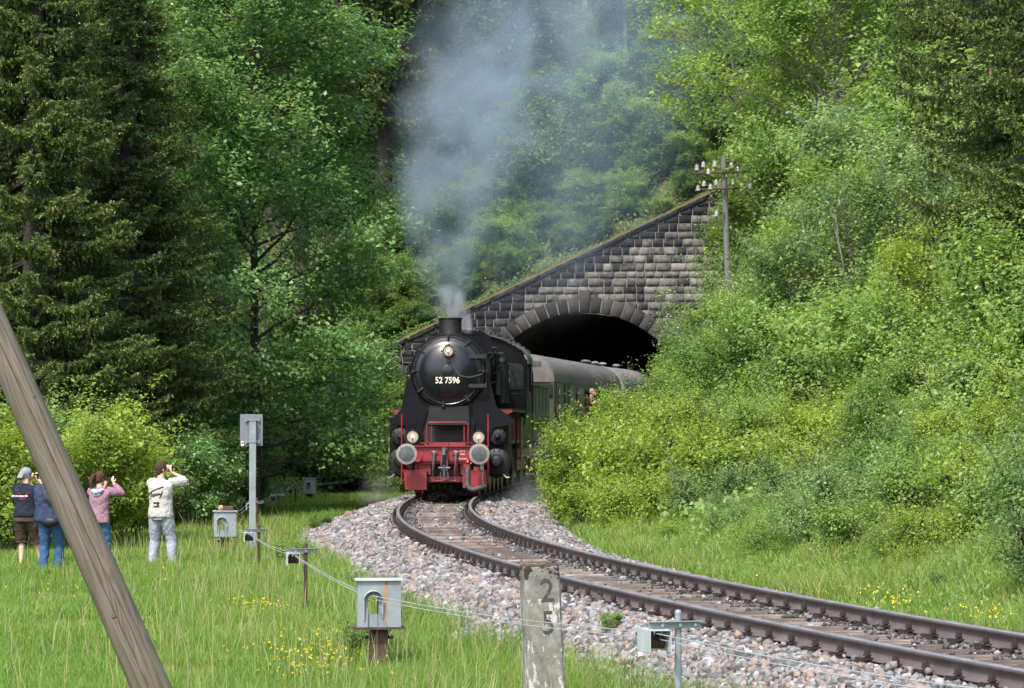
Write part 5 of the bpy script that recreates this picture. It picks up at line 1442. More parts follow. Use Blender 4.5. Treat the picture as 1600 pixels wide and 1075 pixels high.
for X, Y, r, lb in ((1.9, 1.5, .55, 'faint grey steam puff by the right wheels'), (-1.7, .8, .5, 'faint grey steam puff by the left cylinder'), (2.1, 9.5, .7, 'wisp of steam below the cab beside the bush')):
    plume('steam', (LX+X, LY+Y, -.25 if Y < 5 else .7), M_smoke('steam_puff_volume', .5, (.85,.86,.88), (0, .2, 0), 0, (r, .05), (0, 1.0, .15, .8), 2.2, .45, .2), (0, .2, 0), 0, (r, .05), 0, 1.0, lb)
# ------------------------------------------------------------ leaning wooden pole
def M_wood():
    m, nt, out = new_mat('weathered_pole_wood')
    v = coords(nt, 'Object', (1, 1, .13)); f = noise(nt, v, 9, 6, .6, 2.2)
    w = nt.nodes.new('ShaderNodeTexWave'); w.bands_direction = 'X'; w.wave_type = 'BANDS'; w.inputs['Scale'].default_value = 20; w.inputs['Distortion'].default_value = 14; w.inputs['Detail'].default_value = 2.5; w.inputs['Detail Scale'].default_value = 1.0; w.inputs['Detail Roughness'].default_value = .55
    mp = nt.nodes.new('ShaderNodeMapping'); mp.inputs['Scale'].default_value = (1, 1, .16); nt.links.new(coords(nt), mp.inputs[0]); nt.links.new(mp.outputs[0], w.inputs['Vector'])
    cn = noise(nt, coords(nt, 'Object', (1, 1, .09)), 5.5, 2, .5, .6)
    rg = mathn(nt, 'MULTIPLY', mathn(nt, 'ADD', mathn(nt, 'SINE', mathn(nt, 'MULTIPLY', cn, 120.)), 1), .5)
    mix = mathn(nt, 'ADD', mathn(nt, 'MULTIPLY', f, .55), mathn(nt, 'ADD', mathn(nt, 'MULTIPLY', rg, .22), .10))
    fine = noise(nt, coords(nt, 'Object', (1, 1, .04)), 60, 3)
    mix = mathn(nt, 'ADD', mix, mathn(nt, 'MULTIPLY', mathn(nt, 'SUBTRACT', fine, .5), .35))
    col = ramp(nt, [(.22, (.045,.037,.028)), (.42, (.088,.074,.056)), (.62, (.112,.096,.074)), (.85, (.135,.118,.092))], mix)
    # large soft weather tone
    l = noise(nt, coords(nt), 1.2, 3); mm = nt.nodes.new('ShaderNodeMix'); mm.data_type = 'RGBA'; mm.blend_type = 'MULTIPLY'; mm.inputs[0].default_value = .5
    nt.links.new(col, mm.inputs[6]); nt.links.new(ramp(nt, [(.3, (.75,.78,.72)), (.7, (1,1,1))], l), mm.inputs[7])
    principled(nt, out, mm.outputs[2], .85, 0, mix, .5, .006, .2)
    return m
MAT['pole'] = M_wood()
D0 = 15.6
pa, pb = pix(-27, 470, D0+.9), pix(240, 1085, D0)
def sh(p, D): return p
ax = (pa-pb).normalized(); L = (pa-pb).length
pole = empty('leaning_pole', pb-ax*1.5); pole.rotation_mode = 'QUATERNION'; pole.rotation_quaternion = ax.to_track_quat('Z', 'Y')
tag(pole, 'thick weathered wooden pole leaning across the left foreground with long cracks', 'pole')
rng = np.random.default_rng(2); V = []; F = []; n = 48; K = 90; LT = L+5.0
cr = [(-1.75, .028, .35), (-2.25, .02, 1.7), (-1.15, .016, 2.6), (-.4, .014, .9), (2.0, .02, 1)]
for j in range(K+1):
    z = LT*j/K; r0 = .105-.004*z
    for i in range(n):
        t = 2*PI*i/n; r = r0*(1+.02*math.sin(3*t+z*1.1)+.012*math.sin(5*t-z*2))
        V.append([math.cos(t)*r, math.sin(t)*r, z])
for j in range(K):
    for i in range(n): F.append((j*n+i, j*n+(i+1) % n, (j+1)*n+(i+1) % n, (j+1)*n+i))
shaft = np_mesh('shaft', np.array(V), np.array(F), MAT['pole'], parent=pole, smooth=True)
MAT['crack'] = M_noisy('crack_shadow', (.012,.010,.008), (.03,.025,.02), 20, .95)
def crack(t0, z0, z1, wd, drift, seed):
    # a narrow dark strip just proud of the surface, the crack's shade as colour
    rr = random.Random(seed); m = MB(); pts = []; N = int((z1-z0)/.05)+2
    wob = 0; vs = []; fs = []
    for i in range(N+1):
        z = z0+(z1-z0)*i/N; wob += rr.uniform(-.008, .008); t = t0+drift*(z-z0)+wob
        w = wd*max(0.0, math.sin(PI*i/N))**.5*rr.uniform(.6, 1.1)+.0005; r = (.105-.004*z)*(1+.02*math.sin(3*t+z*1.1)+.012*math.sin(5*t-z*2))+.0015
        dt = w/r/2
        for q in (-dt, dt): vs.append((math.cos(t+q)*r, math.sin(t+q)*r, z))
    for i in range(N): fs.append((2*i, 2*i+1, 2*i+3, 2*i+2))
    m.add(vs, fs); return m.build('crack', MAT['crack'], pole)
q_ = pole.rotation_quaternion.inverted() @ (Vector((0, 0, 1.69))-(pa+pb)/2)
tc = math.atan2(q_.y, q_.x)                       # the side that faces the track and the photographer
for dt, z0, z1, w, dr, sd in ((.35, 1.6, 3.9, .006, -.20, 1), (.02, .6, 2.7, .0045, -.16, 2), (-.45, .3, 2.0, .003, -.1, 3), (.62, 2.6, 4.4, .003, -.1, 4), (-.1, 2.9, 4.3, .0025, .05, 5), (.7, .9, 2.2, .003, -.08, 6)):
    crack(tc+dt, z0, z1, w, dr, sd)
m = MB()
for dt, z, r in ((-.3, 1.95, .009), (.55, 3.3, .008)):
    a = tc+dt; rr = .105-.004*z+.001
    m.lathe([(r*1.5, -.006), (r*1.2, .003), (r*.8, .006), (r*.5, .003), (.001, .002)], (math.cos(a)*rr, math.sin(a)*rr, z), (math.cos(a), math.sin(a), 0), 14)
m.build('knot', MAT['pole'], pole)

# ------------------------------------------------------------ kilometre stone
def M_concrete():
    m, nt, out = new_mat('old_concrete'); v = coords(nt)
    f = noise(nt, v, 7, 6, .7); col = ramp(nt, [(.3, (.11,.10,.088)), (.55, (.20,.19,.165)), (.75, (.29,.28,.25))], f)
    sp = nt.nodes.new('ShaderNodeSeparateXYZ'); nt.links.new(v, sp.inputs[0])
    # dark lichen near the top
    ln = noise(nt, v, 13, 5, .7)
    k = mathn(nt, 'GREATER_THAN', mathn(nt, 'ADD', ln, mathn(nt, 'MULTIPLY', mathn(nt, 'SUBTRACT', sp.outputs[2], 1.18), 1.25)), .62)
    mx = nt.nodes.new('ShaderNodeMix'); mx.data_type = 'RGBA'; nt.links.new(k, mx.inputs[0]); nt.links.new(col, mx.inputs[6]); mx.inputs[7].default_value = (.035,.024,.02,1)
    # remains of white paint
    wn_ = noise(nt, coords(nt, 'Object', (1.5, 1.5, .6)), 9, 5, .75)
    band = mathn(nt, 'MULTIPLY', mathn(nt, 'GREATER_THAN', wn_, .555), mathn(nt, 'LESS_THAN', sp.outputs[2], 1.06))
    mx2 = nt.nodes.new('ShaderNodeMix'); mx2.data_type = 'RGBA'; nt.links.new(mathn(nt, 'MULTIPLY', band, .75), mx2.inputs[0]); nt.links.new(mx.outputs[2], mx2.inputs[6]); mx2.inputs[7].default_value = (.5,.49,.46,1)
    principled(nt, out, mx2.outputs[2], .95, 0, noise(nt, v, 40, 5, .7), .6, .01, .2); return m
MAT['concrete'] = M_concrete()
MAT['digit'] = M_noisy('worn_black_paint', (.02,.02,.02), (.075,.072,.067), 25, .9, c2=(.16,.15,.14))
KD = 24.5; kp = pix(847, 667, KD); ks = 4700/KD; gzk = gz(kp.x, KD); ktop = 1.69-(884-667)/ks
km = empty('kilometre_stone', (kp.x+.03, KD, ktop-1.32), R(10)); km.rotation_euler = (0, R(-2.2), R(10))
tag(km, 'weathered concrete kilometre stone with worn digits and dark lichen top, in front of the rails', 'marker stone')
rng = np.random.default_rng(6); m = MB(); w0, w1, dd = .155, .165, .12
prof = [(-w0, -.10), (-w0+.02, -.12), (w0-.02, -.12), (w0, -.10), (w0, .12), (-w0, .12)]
vs = []; K = 9
for j in range(K+1):
    z = -.3+1.62*j/K; k = 1-.035*(z/1.3)
    if j == K: k *= .95; z -= .0
    for x, y in prof: vs.append((x*k+rng.uniform(-.002, .002), y*k+rng.uniform(-.002, .002), z-(.015 if j == K-1 else 0)))
n = len(prof); fs = [(j*n+i, j*n+(i+1) % n, (j+1)*n+(i+1) % n, (j+1)*n+i) for j in range(K) for i in range(n)]+[tuple(range(K*n, K*n+n))]
m.add(vs, fs); body = m.build('stone', MAT['concrete'], km, bevel=.012)
m = MB()
for i in range(34):
    x = (i/33-.5)*.26; y = rng.uniform(-.05, .05); m.ball((x, y, 1.315+rng.uniform(-.005, .012)), rng.uniform(.02, .036), n=8, sq=(1.2, 1, .6))
m.build('lichen', M_noisy('dark_lichen', (.03,.018,.015), (.09,.05,.035), 30, .95, 0, 1, c2=(.14,.13,.11)), km)
text_obj('2', .27, 'digit', MAT['digit'], km, (.03, -.1195, 1.12), (PI/2, 0, 0), .0015, sx=.95)
text_obj('5', .27, 'digit', MAT['digit'], km, (.03, -.121, .86), (PI/2, 0, 0), .0015, sx=.85)

# ------------------------------------------------------------ signal wire boxes
MAT['galv'] = M_noisy('galvanised_sheet', (.17,.20,.215), (.25,.285,.30), 5, .5, .25, .08, r2=.65, c2=(.30,.33,.34), dist=.004)
MAT['galvlight'] = M_noisy('galvanised_light', (.33,.37,.39), (.46,.50,.52), 5, .5, .2, .05)
MAT['rust'] = M_noisy('rusty_steel', (.035,.02,.016), (.085,.05,.04), 9, .85, .1, .6, c2=(.13,.08,.055))
MAT['orange'] = M_noisy('orange_rust', (.28,.11,.03), (.40,.18,.06), 14, .8)
MAT['redbrick'] = M_noisy('brick', (.3,.16,.10), (.42,.25,.16), 20, .9)
def wire_box(px, pyb, D, W=.43, H=.46, rz=0.12, label='', streak=False, top_h=None):
    s = 4700/D; x = (px-800)/s; g = gz(x, D); zb = 1.69-(pyb-667)/s
    b = empty('signal_wire_box', (x, D, g), rz); tag(b, label, 'cable box', 'signal wire housings on rusty posts')
    zb -= g; d = .24; sc_, hw = -.06, .052
    def out_(y0, y1):
        leg = H*.72-.06
        notch = [(sc_-hw, 0), (sc_-hw, leg)]+[(sc_-hw*math.cos(t), leg+hw*math.sin(t)) for t in np.linspace(.3, PI-.3, 6)]+[(sc_+hw, leg), (sc_+hw, 0)]
        return [(-W/2, 0)]+notch+[(W/2, 0), (W/2, H), (-W/2, H)]
    m = MB()
    for y0, y1 in ((-d/2, -d/2+.008), (d/2-.008, d/2)): m.prism([(x_, z_+zb) for x_, z_ in out_(0, 0)], y0, y1)
    m.box((-W/2+.005, 0, zb+H/2), (.008, d-.02, H)); m.box((W/2-.005, 0, zb+H/2), (.008, d-.02, H))
    m.build('housing', MAT['galv'], b)
    m = MB(); m.box((0, 0, zb+H+.008), (W+.05, d+.06, .014)); m.build('lid', MAT['galvlight'], b)
    m = MB(); m.box((0, 0, zb-.012), (W+.09, d+.08, .018)); m.build('base_plate', MAT['rust'], b)
    # curved hood round the slot
    m = MB(); r0 = hw+.045; leg = H*.72-.06; pts = [(sc_-r0, leg-.20)]+[(sc_-r0*math.cos(t), leg+r0*math.sin(t)) for t in np.linspace(0, PI, 13)]+[(sc_+r0, leg-.18)]
    for i in range(len(pts)-1):
        (x0, z0), (x1, z1) = pts[i], pts[i+1]; f = .95; pr = lambda i: .02+.07*max(0.0, math.sin(PI*min(max(i, 0), len(pts)-1)/(len(pts)-1)))**.6
        q0 = (sc_+(x0-sc_)*.93, leg+(z0-leg)*.93 if z0 > leg else z0); q1 = (sc_+(x1-sc_)*.93, leg+(z1-leg)*.93 if z1 > leg else z1)
        ya, yb = -d/2-pr(i), -d/2-pr(i+1)
        m.add([(x0, -d/2, z0+zb), (x1, -d/2, z1+zb), (x1, yb, z1+zb), (x0, ya, z0+zb), (q0[0], -d/2, q0[1]+zb), (q1[0], -d/2, q1[1]+zb), (q1[0], yb, q1[1]+zb), (q0[0], ya, q0[1]+zb)],
              [(0,1,2,3),(7,6,5,4),(3,2,6,7),(0,4,5,1)])
    m.build('hood', MAT['galvlight'], b)
    m = MB(); m.box((.03, -.02, zb+.20), (.016, .1, .40)); m.cyl((.0, 0, zb+.24), (.03, 0, zb+.24), .10, n=20); m.box((.03, .06, zb+.18), (.05, .05, .36)); m.build('pulley_wheel', MAT['rust'], b)
    m = MB(); m.box((sc_, -d/2+.03, zb+.065), (.10, .01, .13)); m.build('inner_plate', MAT['galv'], b)
    m = MB(); m.box((0, -.055, zb/2-.25), (.18, .012, zb+.48)); m.box((0, .055, zb/2-.25), (.18, .012, zb+.48)); m.box((0, 0, zb/2-.25), (.012, .10, zb+.48))
    m.cyl((-.14, 0, zb*.78), (.14, 0, zb*.78), .015, n=8); m.ball((-.13, 0, zb*.78), .02, n=8); m.ball((.13, 0, zb*.78), .02, n=8)
    m.build('post', MAT['rust'], b)
    if streak:
        m = MB(); m.add([(.052, -d/2-.0015, zb+H-.002), (.084, -d/2-.0015, zb+H-.002), (.080, -d/2-.0015, zb+H-.16), (.072, -d/2-.0015, zb+.02), (.064, -d/2-.0015, zb+.02), (.056, -d/2-.0015, zb+H-.16)], [(0,1,2,3,4,5)]); m.build('rust_streak', MAT['orange'], b)
    return b, zb+g, H, x
bx1 = wire_box(592, 978, 30, .43, .46, .10, 'large grey sheet metal wire box with an orange rust streak on a rusty post', True)
bx2 = wire_box(352, 838, 57.5, .42, .48, .10, 'grey wire box with a small brick lying on its lid')
bx3 = wire_box(484, 771, 100, .41, .50, .10, 'small distant grey wire box at the edge of the wood')
m = MB(); m.box((0, 0, 0), (.20, .11, .09)); o = m.build('dark_brick', MAT['rust'], None, bevel=.012, loc=(bx2[3]+.07, 57.45, bx2[1]+.48+.06)); tag(o, 'dark block resting on the lid of the middle wire box', 'brick')
m = MB(); m.ball((0, 0, 0), .06, n=10, sq=(1, .9, .95)); o = m.build('stone', MAT['redbrick'], None, loc=(bx2[3]-.07, 57.42, bx2[1]+.48+.067)); tag(o, 'rounded brown stone resting on the lid of the middle wire box', 'stone')
# pulley posts
def pulley_post(px, pytop, D, label, galv=False, bar=.36, cov=.15, rz=.15):
    s = 4700/D; x = (px-800)/s; g = gz(x, D); zt = 1.69-(pytop-667)/s-g
    b = empty('pulley_post', (x, D, g), rz); tag(b, label, 'wire post', 'posts carrying the signal wires')
    m = MB(); m.cyl((0, 0, -.4), (0, 0, zt), .024, n=12); m.ball((0, 0, zt), .026, n=10); m.build('rod', MAT['galv' if galv else 'rust'], b)
    zb = zt-.08
    m = MB(); m.box((-.035*bar/.36, -.032, zb), (bar, .008, .05)); m.box((-.035*bar/.36, -.050, zb+.024), (bar, .04, .005)); br = m.build('crossbar', MAT['galv'], b)
    for xx in (-.13, .0, .11):
        m = MB(); m.cyl((xx, -.036, zb), (xx, -.052, zb), .013, n=6, smooth=False); m.build('bolt', MAT['galvlight'], br)
    m = MB(); xc = -.165*bar/.36; L = .30
    # inverted channel
    for sx in (-1, 1): m.box((xc+sx*cov/2, -.0, zb-.03-cov*.5), (.006, L, cov))
    m.box((xc, 0, zb-.03), (cov, L, .006)); m.build('pulley_cover', MAT['galvlight'], b)
    m = MB(); m.cyl((xc-cov/2+.01, 0, zb-.12), (xc+cov/2-.01, 0, zb-.12), .045, n=14)
    for q in (-.025, .025): m.cyl((xc+q-.008, 0, zb-.10), (xc+q+.008, 0, zb-.10), .06, n=16)
    m.build('roller', MAT['rust'], b)
    return (x+xc*math.cos(rz), D+xc*math.sin(rz), g+zb-.045)
ppA = pulley_post(1059, 957, 21, 'grey galvanised wire post with crossbar standing by the ballast in the foreground', True, .38, .15, .26)
ppB = pulley_post(478, 850, 38.5, 'rusty wire post with a grey crossbar midway between the two nearer wire boxes')
ppC = pulley_post(405, 821, 49, 'rusty wire post standing just right of the sign post foot')
ppD = pulley_post(402, 779, 69, 'wire post partly hidden behind the sign post')
ppE = pulley_post(436, 768, 80, 'short wire post, first beyond the sign post')
ppF = pulley_post(462, 757, 92, 'short wire post just in front of the farthest wire box', rz=.1)
ppG = pulley_post(564, 744, 108, 'farthest wire post beside the left end of the locomotive', rz=.1)
MAT['wire'] = M_noisy('galvanised_wire', (.42,.44,.46), (.58,.60,.62), 30, .4, .5)
def bp(t): return (t[3]-.06, {bx1: 30, bx2: 57.5, bx3: 100}[t] if 0 else None, 0)
Bp = lambda t, D, f: Vector((t[3]-.055, D-.12, t[1]+t[2]*f))
wp = [Vector(ppG), Bp(bx3, 100, .6), Vector(ppF), Vector(ppE), Vector(ppD), Bp(bx2, 57.5, .62), Vector(ppC), Vector(ppB), Bp(bx1, 30, .64), Vector(ppA)+Vector((0, 0, -.03)), pix(1640, 1098, 14.0)]
for k, lb in ((-1, 'upper thin steel signal wire strung between the boxes and posts'), (1, 'lower thin steel signal wire strung between the boxes and posts')):
    P = []
    for i in range(len(wp)-1):
        a, b2 = wp[i], wp[i+1]
        for j in range(8):
            t = j/8; q = a.lerp(b2, t); q = q+Vector((k*.02, 0, -k*.022-.05*math.sin(PI*t)*(b2-a).length/12)); P.append(q)
    P.append(wp[-1]+Vector((k*.02, 0, -k*.022)))
    m = MB(); m.tube(P, .0038, 5); o = m.build('signal_wire', MAT['wire']); tag(o, lb, 'wire', 'pair of signal wires along the track')

# ------------------------------------------------------------ sign seen from behind
D = 57; s = 4700/D; sx = (395-800)/s; g = gz(sx, D)
sg = empty('trackside_sign', (sx, D, g), R(8)); tag(sg, 'grey metal sign seen from behind on a tall galvanised post', 'sign')
zt = 1.69-(655-667)/s-g
m = MB(); m.box((0, 0, zt/2-.2), (.125, .09, zt+.4)); m.build('post', MAT['galv'], sg, bevel=.008)
MAT['signback'] = M_noisy('grey_sign_back', (.12,.135,.155), (.16,.18,.20), 3, .6, .2)
m = MB(); m.box((-.02, .085, 1.69-(672-667)/s-g), (.43, .012, .60)); p_ = m.build('panel', MAT['signback'], sg, bevel=.004)
for zz in (656, 690):
    m = MB(); z = 1.69-(zz-667)/s-g
    m.box((0, .055, z), (.26, .02, .03)); m.box((0, -.05, z), (.14, .012, .03))
    for q in (-.12, .12): m.box((q, .06, z), (.03, .05, .07)); m.cyl((q, .03, z+.02), (q, .05, z+.02), .012, n=6)
    m.build('clamp', MAT['galv'], sg)
m = MB(); m.box((-.19, .077, 1.69-(693-667)/s-g), (.045, .003, .09)); m.build('sticker', MAT['cream'], sg)
m = MB(); m.box((-.19, .074, 1.69-(692-667)/s-g), (.03, .003, .035)); m.build('sticker', MAT['red'], sg)

# ------------------------------------------------------------ telegraph pole
MAT['porcelain'] = M_noisy('porcelain', (.26,.26,.265), (.40,.40,.40), 8, .2)
MAT['oldpole'] = M_noisy('old_dark_pole', (.065,.07,.075), (.13,.135,.14), 8, .9, 0, .5, (1,1,.1))
D = 78; s = 4700/D; x = (1146-800)/s; g = gz(x, D)
zt = 1.69+(667-243)/s-g
tp = empty('telegraph_pole', (x, D, g)); tag(tp, 'dark leaning telegraph pole with two crossarms of white insulators', 'telegraph pole')
lean = (1146-1131)/s/zt
m = MB(); m.cyl((0, 0, -.5), (-lean*zt, 0, zt), .10, .075, 14); m.cyl((.09, .03, -.4), (-lean*zt*.55+.10, .03, zt*.55), .05, .05, 10); m.build('shaft', MAT['oldpole'], tp)
def at(px, py): return ((px-1146)/s, -.16, 1.69+(667-py)/s-g)
for y, xa, xb in ((269, 1089, 1166), (294.5, 1093, 1173)):
    m = MB(); a, b2 = at(xa, y+2), at(xb, y-1); m.tube([a, b2], .028, 6); m.build('crossarm', MAT['rust'], tp)
for px, py in ((1089, 262), (1099, 257), (1107, 268), (1117, 256.5), (1143, 258), (1152, 264), (1091, 294), (1100, 287), (1110, 292), (1119, 285), (1145, 284), (1172, 291), (1119.5, 334)):
    X, Y, Z = at(px, py)
    m = MB(); m.lathe([(.03, -.075), (.055, -.07), (.058, -.02), (.044, -.01), (.053, .0), (.053, .03), (.034, .045), (.038, .065), (.01, .08)], (X, Y, Z), (0, 0, 1), 14); ins = m.build('insulator', MAT['porcelain'], tp)
    m = MB(); m.tube([(X, Y, Z-.06), (X, Y, Z-.18), (X+.05 if px < 1130 else X-.05, Y, Z-.21)], .014, 5)
    if py > 330: m.tube([(X, Y, Z-.18), (X+.10, Y, Z-.22), (X+.18, Y, Z-.1), (X+.22, Y+.1, Z+.05)], .014, 5)
    m.build('hook', MAT['rust'], ins)

# ------------------------------------------------------------ people
MAT['skin'] = M_noisy('skin', (.46,.26,.19), (.56,.34,.26), 8, .5)
def cloth(name, c0, c1, sc_=6, bump=.5): return M_noisy(name, c0, c1, sc_, .9, 0, bump, dist=.02, spec=.15)
def remeshed(mb, name, mat, parent, vox=.011, it=3):
    o = mb.build(name, mat, parent)
    r = o.modifiers.new('remesh', 'REMESH'); r.mode = 'VOXEL'; r.voxel_size = vox; r.use_smooth_shade = True
    s = o.modifiers.new('smooth', 'SMOOTH'); s.factor = .5; s.iterations = it
    return o
def rings(m, R_, n=20):
    """R_ = [(centre, rx, ry)] horizontal ellipses"""
    vs = []
    for c, rx, ry in R_:
        for i in range(n):
            t = 2*PI*i/n; vs.append((c[0]+math.cos(t)*rx, c[1]+math.sin(t)*ry, c[2]))
    k = len(R_); fs = [(j*n+i, j*n+(i+1) % n, (j+1)*n+(i+1) % n, (j+1)*n+i) for j in range(k-1) for i in range(n)]
    fs += [tuple(range(n-1, -1, -1)), tuple(range((k-1)*n, k*n))]
    m.add(vs, fs, 0, True)
def ik(a, b, l1, l2, hint):
    a, b, hint = Vector(a), Vector(b), Vector(hint); d = b-a; L = min(d.length, (l1+l2)*.999); u = d.normalized()
    h = (hint-u*hint.dot(u)).normalized(); x = (l1*l1-l2*l2+L*L)/(2*L); y = math.sqrt(max(0, l1*l1-x*x))
    return a+u*x+h*y
def person(label, px, D, S, rz, hands, feet, skin_legs, clothes, hair, look=0.0, width=1.0, lean=0.0, group='spectators photographing the train'):
    """front of the figure = +y; hands, feet in local metres (1.78 m figure)"""
    s = 4700/D; x = (px-800)/s
    p = empty('person', (x, D, gz(x, D)-.02), rz); p.scale = (S, S, S)
    tag(p, label, 'person', group)
    sh = .185*width; shz = 1.44
    J = {}
    for i, sg_ in enumerate((-1, 1)):
        h = Vector(hands[i][0]); e = ik((sg_*sh, .0, shz), h, .29, .26, hands[i][1]); J[sg_] = (Vector((sg_*sh, 0, shz)), e, h)
        f = Vector((feet[i][0], feet[i][1], .09)); hip = Vector((sg_*.09*width, 0, .92)); kn = ik(hip, f, .43, .42, (sg_*.15, 1, 0)); J[('l', sg_)] = (hip, kn, f)
    # body, one continuous surface
    m = MB()
    rings(m, [((0, 0, .86), .15*width, .10), ((0, 0, .95), .165*width, .115), ((0, .01, 1.08), .14*width, .10), ((0, .01, 1.22), .155*width, .11), ((0, 0, 1.36), .17*width, .105), ((0, -.01, 1.45), .13*width, .075), ((0, -.01, 1.49), .065, .06), ((0, .0, 1.56), .055, .055), ((0, .01, 1.60), .055, .058)])
    ca, sa = math.cos(look), math.sin(look)
    def H(x_, y_, z_): return Vector((x_*ca-y_*sa, .015+x_*sa+y_*ca, z_))
    hm = Matrix.Translation((0, .015, 0)) @ Matrix.Rotation(look, 4, 'Z')
    m.M = hm
    m.ball((0, 0, 1.675), .1, n=20, sq=(.76, .95, 1.12)); m.ball((0, .035, 1.62), .07, n=14, sq=(.82, .9, .95)); m.ball((0, .098, 1.655), .014, n=8, sq=(1, 1.5, 1.6)); m.ball((0, .085, 1.615), .02, n=8, sq=(1.2, .6, .5)); m.ball((0, .08, 1.578), .022, n=8)
    for q in (-1, 1): m.ball((q*.078, -.005, 1.655), .022, n=8, sq=(.45, .9, 1.35)); m.ball((q*.03, .082, 1.688), .02, n=8, sq=(1.2, .5, .4))
    m.M = None
    for sg_ in (-1, 1):
        a, e, h = J[sg_]; m.tube([a, a.lerp(e, .35), a.lerp(e, .7), e, e.lerp(h, .3), e.lerp(h, .7), h], [.058, .052, .044, .040, .042, .034, .027], 12)
        # hand: palm, four fingers of different lengths and a thumb
        d = (h-e).normalized(); fw = Vector(hands[0 if sg_ < 0 else 1][2]).normalized(); d = (d*.5+fw*.8).normalized(); sd = d.cross(Vector((0, 1, .3))).normalized(); nn = sd.cross(d).normalized()
        pc = h+d*.045; m.tube([h, h+d*.04, h+d*.085], [.026, .034, .032], 10, flat=.55)
        for q, L in zip((-1.5, -.5, .5, 1.5), (.062, .075, .07, .055)):
            b_ = h+d*.082+sd*q*.017; m.tube([b_, b_+d*L*.5+nn*.008, b_+d*L*.8+nn*.03, b_+d*L*.75+nn*.05], [.0095, .009, .008, .007], 7)
        b_ = h+d*.03+sd*sg_*-.028; m.tube([b_, b_+d*.03-sd*sg_*.025+nn*.01, b_+d*.055-sd*sg_*.02+nn*.03], [.012, .010, .008], 7)
        a, k, f = J[('l', sg_)]; m.tube([a, a.lerp(k, .3), a.lerp(k, .7), k, k.lerp(f, .3), k.lerp(f, .7), f], [.085, .08, .066, .053, .056, .042, .034], 12)
    remeshed(m, 'body', MAT['skin'], p, .0085, 2)
    for q in (-1, 1):
        m = MB(); m.M = hm; m.ball((q*.03, .078, 1.675), .0115, n=8); m.build('eye', MAT['cream'], p)
    # trousers
    c = clothes; m = MB(); ln = c['leg']; fl = c.get('flare', 1.0)
    rings(m, [((0, -.005, .84), .155*width*fl, .125*fl), ((0, -.005, .93), .175*width, .14), ((0, 0, 1.02), .155*width, .12)])
    for sg_ in (-1, 1):
        a, k, f = J[('l', sg_)]; pts = [a, a.lerp(k, .35), a.lerp(k, .75), k]; rs_ = [.10*fl, .098*fl, .084*fl, .078*fl]
        if ln > .5: pts += [k.lerp(f, .35), k.lerp(f, .75), k.lerp(f, 1.03)]; rs_ += [.075*fl, .068*fl, .064*fl]
        else: pts += [k.lerp(f, .12)]; rs_ += [.088*fl]
        m.tube(pts, rs_, 14)
    o = remeshed(m, 'trousers' if ln > .5 else 'shorts', c['pants'], p, .011, 2)
    tx_ = bpy.data.textures.new('folds', 'CLOUDS'); tx_.noise_scale = .09
    dm = o.modifiers.new('folds', 'DISPLACE'); dm.texture = tx_; dm.strength = .028; dm.mid_level = .5; dm.texture_coords = 'GLOBAL'
    # top
    m = MB(); sw = c.get('sw', 1.0); hz = c['hem']
    rings(m, [((0, -.005, hz), .185*width*sw, .145*sw), ((0, -.005, hz+.03), .19*width*sw, .15*sw), ((0, 0, 1.12), .172*width*sw, .135*sw), ((0, 0, 1.28), .185*width*sw, .14*sw), ((0, -.005, 1.38), .19*width*sw, .125*sw), ((0, -.005, 1.45), .155*width*sw, .095), ((0, -.01, 1.495), .085, .072), ((0, -.01, 1.515), .07, .065)])
    for sg_ in (-1, 1):
        a, e, h = J[sg_]; a2 = a+Vector((-sg_*.03, 0, -.01))
        if c['sleeve'] == 'short': m.tube([a2, a.lerp(e, .3), a.lerp(e, .62), a.lerp(e, .86)], [.078*sw, .078*sw, .080*sw, .082*sw], 14)
        else: m.tube([a2, a.lerp(e, .4), a.lerp(e, .8), e, e.lerp(h, .3), e.lerp(h, .9)], [.080*sw, .078*sw, .068*sw, .066*sw, .06*sw, .045*sw], 14)
    top = remeshed(m, c['topname'], c['top'], p, .011, 3)
    dm = top.modifiers.new('folds', 'DISPLACE'); dm.texture = tx_; dm.strength = .030; dm.mid_level = .5; dm.texture_coords = 'GLOBAL'
    # shoes
    for sg_ in (-1, 1):
        f = J[('l', sg_)][2]; m = MB(); m.ball((f.x, f.y+.05, .045), .05, n=12, sq=(.95, 2.6, .95)); m.box((f.x, f.y+.05, .012), (.09, .25, .024)); m.build('shoe', c['shoe'], p)
    # hair or cap
    m = MB(); m.M = hm
    kind, hmat = hair
    if kind == 'short':
        m.ball((0, -.012, 1.69), .108, n=24, sq=(.80, .95, 1.05)); m.ball((0, -.045, 1.635), .075, n=16, sq=(.95, .8, 1.0)); o = m.build('hair', hmat, p)
    elif kind == 'cap':
        m.ball((0, -.005, 1.70), .112, n=24, sq=(.84, 1.0, .88)); m.box((0, -.115, 1.655), (.15, .10, .014), rot=Matrix.Rotation(R(62), 3, 'X')); m.ball((0, -.05, 1.64), .07, n=12, sq=(1, .8, .9))
        o = m.build('cap', hmat, p, bevel=.004)
        m = MB(); m.M = hm; m.box((0, -.112, 1.705), (.03, .012, .03)); m.build('badge', MAT['cream'], o)
    elif kind == 'cap_forward':
        m.ball((0, -.005, 1.70), .112, n=24, sq=(.84, 1.0, .9)); m.ball((0, -.04, 1.64), .074, n=12, sq=(1, .8, 1)); m.box((0, .13, 1.69), (.13, .09, .01)); m.build('cap', hmat, p)
    else:
        m.ball((0, -.012, 1.69), .112, n=24, sq=(.82, .97, 1.04)); m.ball((0, -.04, 1.66), .085, n=16)
        m.tube([(0, -.10, 1.74), (-.01, -.15, 1.73), (-.03, -.18, 1.66), (-.05, -.17, 1.56), (-.05, -.155, 1.46)], [.022, .036, .045, .040, .014], 12)
